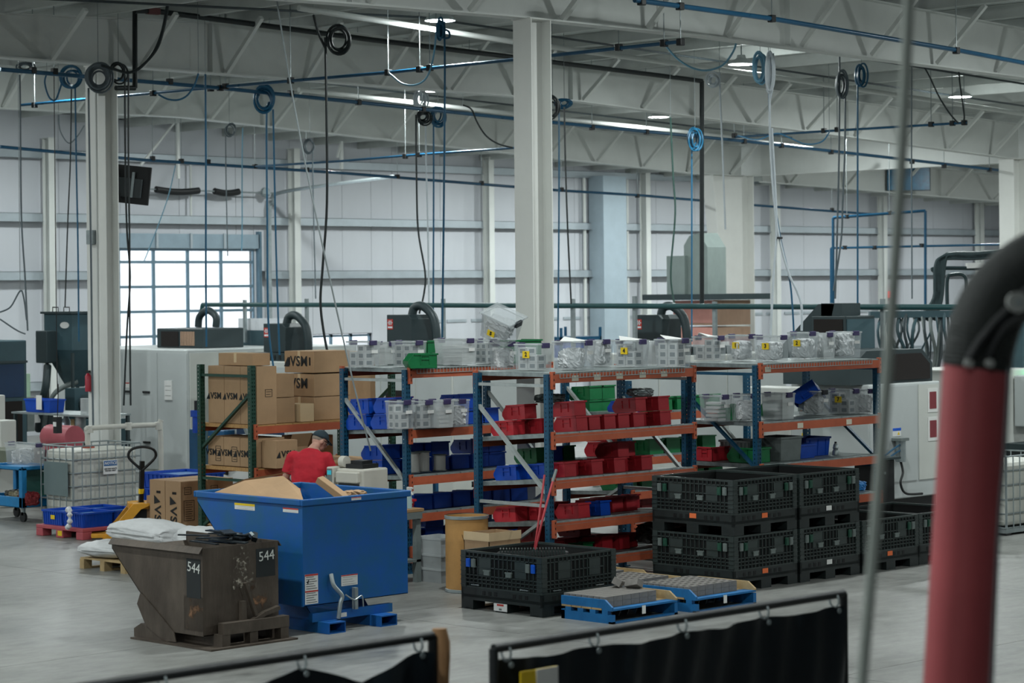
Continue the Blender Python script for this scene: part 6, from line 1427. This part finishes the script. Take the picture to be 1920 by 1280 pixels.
for k, (x, y0, y1) in enumerate(((459, 562, 640), (575, 560, 645), (831, 560, 640), (1074, 560, 640), (1190, 555, 640), (1340, 565, 640), (1655, 560, 700))):
    a, b = P(x, y0, u=30.35), P(x, y1, u=30.35); MB().bar(a, (a.x, a.y, 2.42), .07, .05).build('strut_post', m_steel, gp)
# ---- hoses
HG = 'hoses and cords hanging from the roof'
def coil(t, px, py, rx, ry, d, r, m, n=4, seed=0):
    rnd = random.Random(px * 7 + py + seed)
    for k in range(n):
        ox, oy, s = rnd.uniform(-4, 4), rnd.uniform(-3, 3), rnd.uniform(.6, 1.12); dd = d - .03 * k
        MB().tube([P(px + ox + rx * s * math.cos(2 * PI * j / 22), py + oy + ry * s * math.sin(2 * PI * j / 22), d=dd + .02 * math.sin(j)) for j in range(22)], r, 6, closed=True).build('coil_loop', m, t, True)
def drop(label, m, d, line=(), co=None, r=.016, cm=None, extra=(), cat='hose', name='hanging_hose'):
    t = T(name, label, cat, (0, 0, 0), 0, HG)
    if co: coil(t, *co[:4], d, r, cm or m, (co[4] if len(co) > 4 else 4) + 1)
    tops = [min(q, key=lambda a: a[1]) for q in ((line,) if line else ()) + tuple(extra)] + ([(co[0], co[1] - co[3])] if co else [])
    tp = P(*min(tops, key=lambda a: a[1]), d=d)
    if tp.z < roof_z(tp.x): MB().cyl(tp - Vector((0, 0, .02)), (tp.x, tp.y, roof_z(tp.x)), .005, n=5).build('hook_wire', m_wire, t)
    for pts in ((line,) if line else ()) + tuple(extra):
        MB().tube(curve_pts([P(x, y, d=d) for x, y in pts], 6), r, 6).build('hose_run', m, t, True)
    return t
drop('dark cord coiled above the far left cabinet', m_hgry, 40, ((37, 140), (38, 200), (40, 400), (47, 520), (52, 620)), (48, 124, 16, 8, 3))
drop('big blue and dark coil left of the left column, blue hose hanging', m_hblu, 41, ((141, 165), (143, 300), (146, 450), (148, 640)), (135, 145, 20, 22, 5))
drop('dark cord hanging beside the blue hose left of the left column', m_hblk, 41.2, ((134, 165), (132, 300), (127, 420), (122, 575)), None, .013)
drop('blue loop drooping under the pipe left of the left column', m_hblu, 41, ((88, 137), (84, 155), (92, 182), (104, 187), (113, 165), (119, 145)), None)
drop('grey coil strapped to the top of the left column', m_hgry, 37.2, ((166, 165), (168, 300), (171, 500), (173, 690), (175, 805)), (184, 146, 22, 25, 6), .017)
drop('dark coil right of the left column with two cords hanging', m_hblk, 37.4, ((234, 140), (235, 300), (238, 430), (244, 520), (238, 620), (232, 760)), (222, 136, 14, 17, 3), .016, extra=(((241, 140), (241, 300), (243, 450), (243, 560), (245, 760)),))
drop('thick black cable curving down from the roof beside the left column', m_hblk, 37, ((318, -8), (310, 40), (296, 88), (270, 120), (243, 136), (215, 130), (190, 122)), None, .022, extra=(((316, -8), (305, 55), (288, 98), (262, 128), (240, 137)),))
drop('blue hose drooping from the cross pipe right of the left column', m_hblu, 38, ((297, 177), (315, 186), (335, 187), (352, 178), (365, 158), (372, 138)), None, .015)
drop('blue hose hanging straight in front of the glazed door', m_hblu, 39, ((385, 139), (386, 300), (386, 500), (387, 650)), None, .017)
drop('blue coil under the pipe with a grey and a blue hose hanging', m_hblu, 41, ((512, 205), (514, 300), (518, 480), (524, 665)), (495, 187, 17, 23, 5), .017, extra=(((502, 175), (508, 190), (500, 215), (501, 400), (503, 600), (513, 690)),))
drop('long steel cable slanting down to the label printer', m_wire, 29.3, ((518, -5), (545, 160), (575, 320), (607, 470), (640, 620), (668, 740), (695, 845)), None, .011, cat='cable', name='hanging_cable')
drop('large black coil high left of the near column with a long hose', m_hblk, 36, ((610, 70), (612, 200), (613, 380), (605, 500), (601, 570), (610, 640), (620, 680)), (634, 76, 24, 30, 4), .02, extra=(((588, 28), (597, 62), (610, 90)),))
drop('tied blue hose under the lamp with a long blue drop', m_hblu, 35.5, ((833, 40), (834, 150), (832, 400), (830, 560), (828, 692)), (826, 55, 6, 22, 4), .016, extra=(((833, 55), (842, 60), (842, 70), (834, 72)),))
drop('pale hose drooping from the tied blue hose to the cross pipe', m_hlb, 35.8, ((818, 60), (812, 110), (800, 145), (780, 159), (755, 157), (735, 142), (729, 137)), None, .014)
drop('bright white coil beside the distant lamp with white cord', m_hwht, 46, ((797, 175), (799, 300), (802, 420), (805, 600)), (788, 187, 11, 17, 4), .018)
drop('dark coil below the white coil left of the near column', m_hblk, 44, ((780, 215), (781, 330), (784, 430), (797, 510), (795, 550), (786, 588)), (793, 219, 13, 13, 4), .018)
drop('blue coil beside the dark coil left of the near column', m_hblu, 44.3, ((813, 225), (813, 400), (812, 625)), (821, 217, 12, 18, 5), .017)
drop('dark cord drooping to the far cross pipe left of the near column', m_hblk, 44, ((868, 197), (884, 205), (895, 230), (912, 255), (935, 270), (962, 277)), None, .015)
drop('dark coil just right of the near column', m_hblk, 41, ((1058, 200), (1060, 300), (1064, 420), (1071, 570)), (1036, 202, 12, 20, 4), .015)
drop('blue coil just right of the near column with a blue drop', m_hblu, 42, ((1048, 190), (1048, 400), (1046, 640)), (1058, 194, 15, 9, 4), .015)
drop('dark green hose hanging right of the near column', mat('green_hose', '#2f4a44', .5, var=.1), 45, ((1257, 220), (1262, 330), (1266, 400), (1258, 500), (1260, 545), (1270, 595)), None, .018)
drop('tall blue coil beside the black drop pipe', m_hblu, 45, ((1297, 270), (1297, 450), (1297, 640)), (1303, 260, 10, 19, 5), .016)
drop('white cord with a small coil right of the lamp', m_hwht, 41, ((1349, 135), (1351, 200), (1355, 290), (1360, 430)), (1337, 150, 12, 13, 3), .016)
drop('pale blue coil beside the big white bundle', m_hlb, 36.3, (), (1425, 127, 10, 26, 5), .016)
bw = drop('big white folded hose bundle hanging right of the near column', m_hwht, 36, ((1443, 105), (1443, 180), (1444, 260), (1450, 360), (1460, 440), (1478, 510), (1494, 545), (1503, 575), (1503, 620)), (1444, 135, 6, 38, 4), .018, extra=(((1447, 240), (1456, 420), (1450, 520), (1446, 600), (1444, 640)), ((1449, 100), (1452, 140), (1444, 185))))
MB().obox(P(1462, 446, d=35.95), (.06, .06, .03)).build('cable_tie', m_black, bw)
drop('blue hose hanging along the big white bundle', m_hblu, 36.05, ((1441, 150), (1443, 220), (1450, 350), (1463, 445), (1480, 520), (1486, 580), (1489, 640)), None, .014)
drop('pale blue hose swagged across to the right lamp', m_hlb, 37, ((1381, 78), (1374, 98), (1355, 122), (1325, 132), (1295, 126), (1268, 108), (1247, 84)), None, .016)
drop('grey oval coil hanging right of the right lamp', m_hgry, 41, ((1585, 150), (1584, 280), (1580, 380), (1577, 450), (1563, 545)), (1578, 158, 10, 26, 4), .016, extra=(((1574, 100), (1573, 300), (1566, 560)),))
drop('narrow blue coil with straight blue drop, right of the grey coil', m_hblu, 41, ((1608, 150), (1608, 380), (1608, 620)), (1615, 142, 8, 20, 5), .016)
drop('black cords drooping to the end of the right cross pipe', m_hblk, 44.5, ((1715, 118), (1728, 120), (1742, 142), (1760, 180), (1780, 212), (1797, 231)), None, .015, extra=(((1797, 118), (1799, 150), (1805, 195), (1808, 220), (1805, 231)),))
drop('dark cord hanging behind the blurred pole', m_hgry, 44, ((1709, 108), (1709, 300), (1710, 560)), None, .014)
drop('teal hose drooping under the right cross pipe', m_hblu, 46, ((1383, 254), (1420, 262), (1455, 250), (1480, 258), (1510, 270), (1540, 266), (1555, 248)), None, .013)
drop('grey cords drooping at the far left behind the cabinet', m_hgry, 39, ((0, 585), (20, 575), (38, 545), (45, 560), (50, 600)), None, .013, extra=(((0, 598), (30, 618), (48, 626)),))
drop('dark cord loop under the far rafter left of the column', m_hgry, 48, ((110, 215), (113, 245), (128, 268), (143, 258), (158, 235)), None, .012)
drop('thin blue cord slanting to the glazed door header', m_hlb, 52, ((329, 310), (315, 370), (290, 440), (270, 490)), None, .012)
drop('far blue cord hanging in front of the wall right of the door', m_hlb, 52, ((455, 240), (454, 300), (454, 430), (453, 470)), None, .014)
drop('small dark coil on the far rafter right of the door', m_hgry, 50, ((423, 255), (424, 340), (427, 480)), (430, 243, 10, 13, 2), .013)
drop('grey cord with coil hanging from the far rafter, mid left', m_hgry, 50, ((586, 280), (588, 400), (592, 560)), (581, 275, 9, 13, 2), .014)
# door operator struts and far bracing
for k, (a, b) in enumerate((((333, 222), (338, 335)), ((640, 265), (665, 318)))):
    pa, pb = P(*a, v=VW - 1.5), P(*b, v=VW - 1.5); t = T('hanger_strut', ['white strut holding the door track near the door', 'white angle strut holding the door track end'][k], 'strut', (0, 0, 0)); MB().bar(pa, (pa.x, pa.y, pb.z), .07).build('post', m_offw, t); MB().bar((pa.x, pa.y, pa.z), (pb.x - 1.2 + k * .6, pb.y, pb.z + .3), .05).build('diagonal', m_offw, t)
# safety drop conduits on back wall
for k, (x, y0, y1) in enumerate(((357, 300, 420), (1095, 330, 640), (1158, 330, 640), (1175, 330, 640), (1215, 330, 620))):
    a, b = P(x, y0, v=VW - .15), P(x, y1, v=VW - .15); o = MB().cyl(a, (a.x, a.y, b.z), .05 if k else .03, n=8).build('wall_conduit', m_offw, None, True); tag(o, ['short conduit above the glazed door', 'wall conduit right of the near column, leftmost of four', 'wall conduit right of the near column, second of four', 'wall conduit right of the near column, third of four', 'wall conduit right of the near column, rightmost of four'][k], 'conduit')
wd = T('wall_duct', 'pale blue-grey duct riser on the back wall right of the near column', 'duct', (0, 0, 0)); a = P(1117, 330, v=VW - .4); b = P(1160, 330, v=VW - .4); MB().box(a.x, b.x, VW - .7, VW - .1, 0, a.z).build('riser', mat('duct_blue_grey', '#a3b3bd', .5, .2, var=.05), wd)
# ================================================================== foreground
m_tarp = mat('black_vinyl_curtain', '#0a141a', .5, var=.25, scale=1.5, spec=.3)
m_tube = mat('black_screen_tube', '#15191b', .5, var=.1)
m_leather = mat('tan_leather', '#94704d', .6, var=.15, scale=6)
def curtain(label, u0, u1, v, zt, sag, posts, seed):
    t = T('welding_screen', label, 'screen', (u0, v, 0)); L = u1 - u0; rnd = random.Random(seed)
    MB().cyl((0, 0, zt), (L, 0, zt), .022, n=10).build('top_rail', m_tube, t, True)
    for x in posts: MB().cyl((x, 0, 0), (x, 0, zt), .022, n=10).build('post', m_tube, t, True); MB().box(x - .03, x + .03, -.35, .35, 0, .03).build('foot', m_tube, t)
    MB().cyl((0, 0, .15), (L, 0, .15), .018, n=8).build('bottom_rail', m_tube, t, True)
    nx, nz = 60, 26; vs = []
    ties = [.02, .25, .5, .75, .98]
    for j in range(nz + 1):
        for i in range(nx + 1):
            x = .03 + (L - .06) * i / nx; f = i / nx
            dist = min(abs(f - q) for q in ties) * 8
            top = zt - .06 - sag * min(1, dist) ** 1.3
            z = top + (.2 - top) * j / nz
            y = .02 * math.sin(f * 31 + seed) * (j / nz) ** .6 + .014 * math.sin(f * 67 + j * .35) + .03 * math.sin(f * 9 + j * .2 + seed)
            vs.append((x, y, z))
    c = MB().add(vs, [(j * (nx + 1) + i, j * (nx + 1) + i + 1, (j + 1) * (nx + 1) + i + 1, (j + 1) * (nx + 1) + i) for j in range(nz) for i in range(nx)]).build('curtain', m_tarp, t, True)
    for q in ties:
        x = .03 + (L - .06) * q; MB().tube([(x, .03 * math.cos(a), zt - .03 + .035 * math.sin(a)) for a in [2 * PI * k / 12 for k in range(12)]], .006, 5, closed=True).build('tie_ring', m_steel, t)
        MB().cyl((x, -.035, zt - .08), (x, -.03, zt - .08), .014, n=10).build('grommet', m_steel, t)
    return t
c2 = curtain('black welding screen in the foreground at the right', 7.62, 10.2, 7.76, 1.83, .022, (0, 2.58), 1)
c1 = curtain('black welding screen in the foreground at the left with a drooping edge', 4.6, 7.72, 8.27, 1.83, .12, (0, 3.12), 2)
sg_ = MB().box(.1, .34, -.07, -.065, 1.42, 1.72).build('warning_sheet', m_yel, c2); MB().box(.2, .34, -.074, -.07, 1.40, 1.72).build('paper_half', m_papr, sg_); MB().box(.22, .33, -.076, -.074, 1.48, 1.6).build('print', m_tan, sg_)
# tan leather strip over the end of the left screen
ls = MB()
prof = []
for k in range(15):
    z = .9 + .96 * k / 14; w = .042 + .004 * math.sin(k * 1.1); prof.append(((.006 * math.sin(k * .6) + (1.86 - z) * .04, 0, z), w * (.8 if k == 14 else 1), .02 + .004 * math.cos(k), 0))
loft(ls, prof, 12); ls_ = ls.build('leather_apron', m_leather, None, True); ls_.location = (7.755, 8.265, 0); ls_.rotation_euler.z = -.6; tag(ls_, 'tan leather strip draped over the end of the left welding screen', 'leather strip')
# fume extraction arm
m_armred = mat('arm_red_paint', '#a54a4e', .5, var=.1, scale=2.5)
m_flex = mat('flex_hose_black', '#2a2e2d', .7, var=.1, scale=60, bump=.3, bscale=120)
m_knob = mat('knob_grey', '#9a9d9a', .4, var=.05)
DA = 6.6
fa = T('extraction_arm', 'red fume extraction arm with a black flexible elbow in the right foreground', 'extraction arm', (0, 0, 0))
MB().cyl(P(1785, 1420, d=DA), P(1831, 672, d=DA), .0905, n=32).build('lower_tube', m_armred, fa, True)
el = curve_pts([P(1831, 690, d=DA), P(1838, 640, d=DA), P(1862, 575, d=DA), P(1905, 525, d=DA), P(1960, 490, d=DA), P(2040, 470, d=DA)], 14)
rad = [.094 + .003 * (k % 2) for k in range(len(el))]
MB().tube(el, rad, 32).build('flexible_elbow', m_flex, fa, True)
MB().cyl(P(2030, 472, d=DA), P(2500, 440, d=DA), .0905, n=24).build('upper_tube', m_armred, fa, True)
dn_ = -fw * .1
def near(px, py, k=.1): return P(px, py, d=DA) - fw * k
MB().tube([near(1803, 675, .1), near(1822, 640, .11), near(1850, 605, .115), near(1888, 567, .115)], .014, 8).build('link_bar', m_black, fa, True)
MB().tube([near(1838, 675, .1), near(1850, 640, .11), near(1868, 610, .115), near(1905, 585, .115)], .014, 8).build('link_bar', m_black, fa, True)
MB().tube([near(1888, 567, .115), near(1930, 530, .115), near(1990, 505, .11)], .016, 8).build('link_bar', m_black, fa, True)
for x, y, r in ((1888, 566, .028), (1799, 678, .011), (1837, 678, .011)):
    MB().cyl(near(x, y, .12), near(x, y, .145), r, n=20).build('friction_knob' if r > .02 else 'bolt', m_knob, fa, True)
MB().cyl(near(1888, 566, .145), near(1888, 566, .152), .009, n=12).build('knob_bolt', m_steel, fa)
# blurred cables and pole near the camera
for lab, pts, r, d, m in (('grey-green hose hanging from the roof in the near right foreground', ((1706, -40), (1690, 300), (1668, 640), (1640, 1000), (1612, 1330)), .0135, 5.6, mat('olive_hose', '#9aa29c', .6, var=.08)),
                          ('thin grey cable beside the red extraction arm', ((1893, 690), (1884, 850), (1872, 1000), (1858, 1320)), .005, 6.4, m_cable)):
    o = MB().tube(curve_pts([P(x, y, d=d) for x, y in pts], 8), r, 8).build('foreground_cable', m, None, True); tag(o, lab, 'cable')
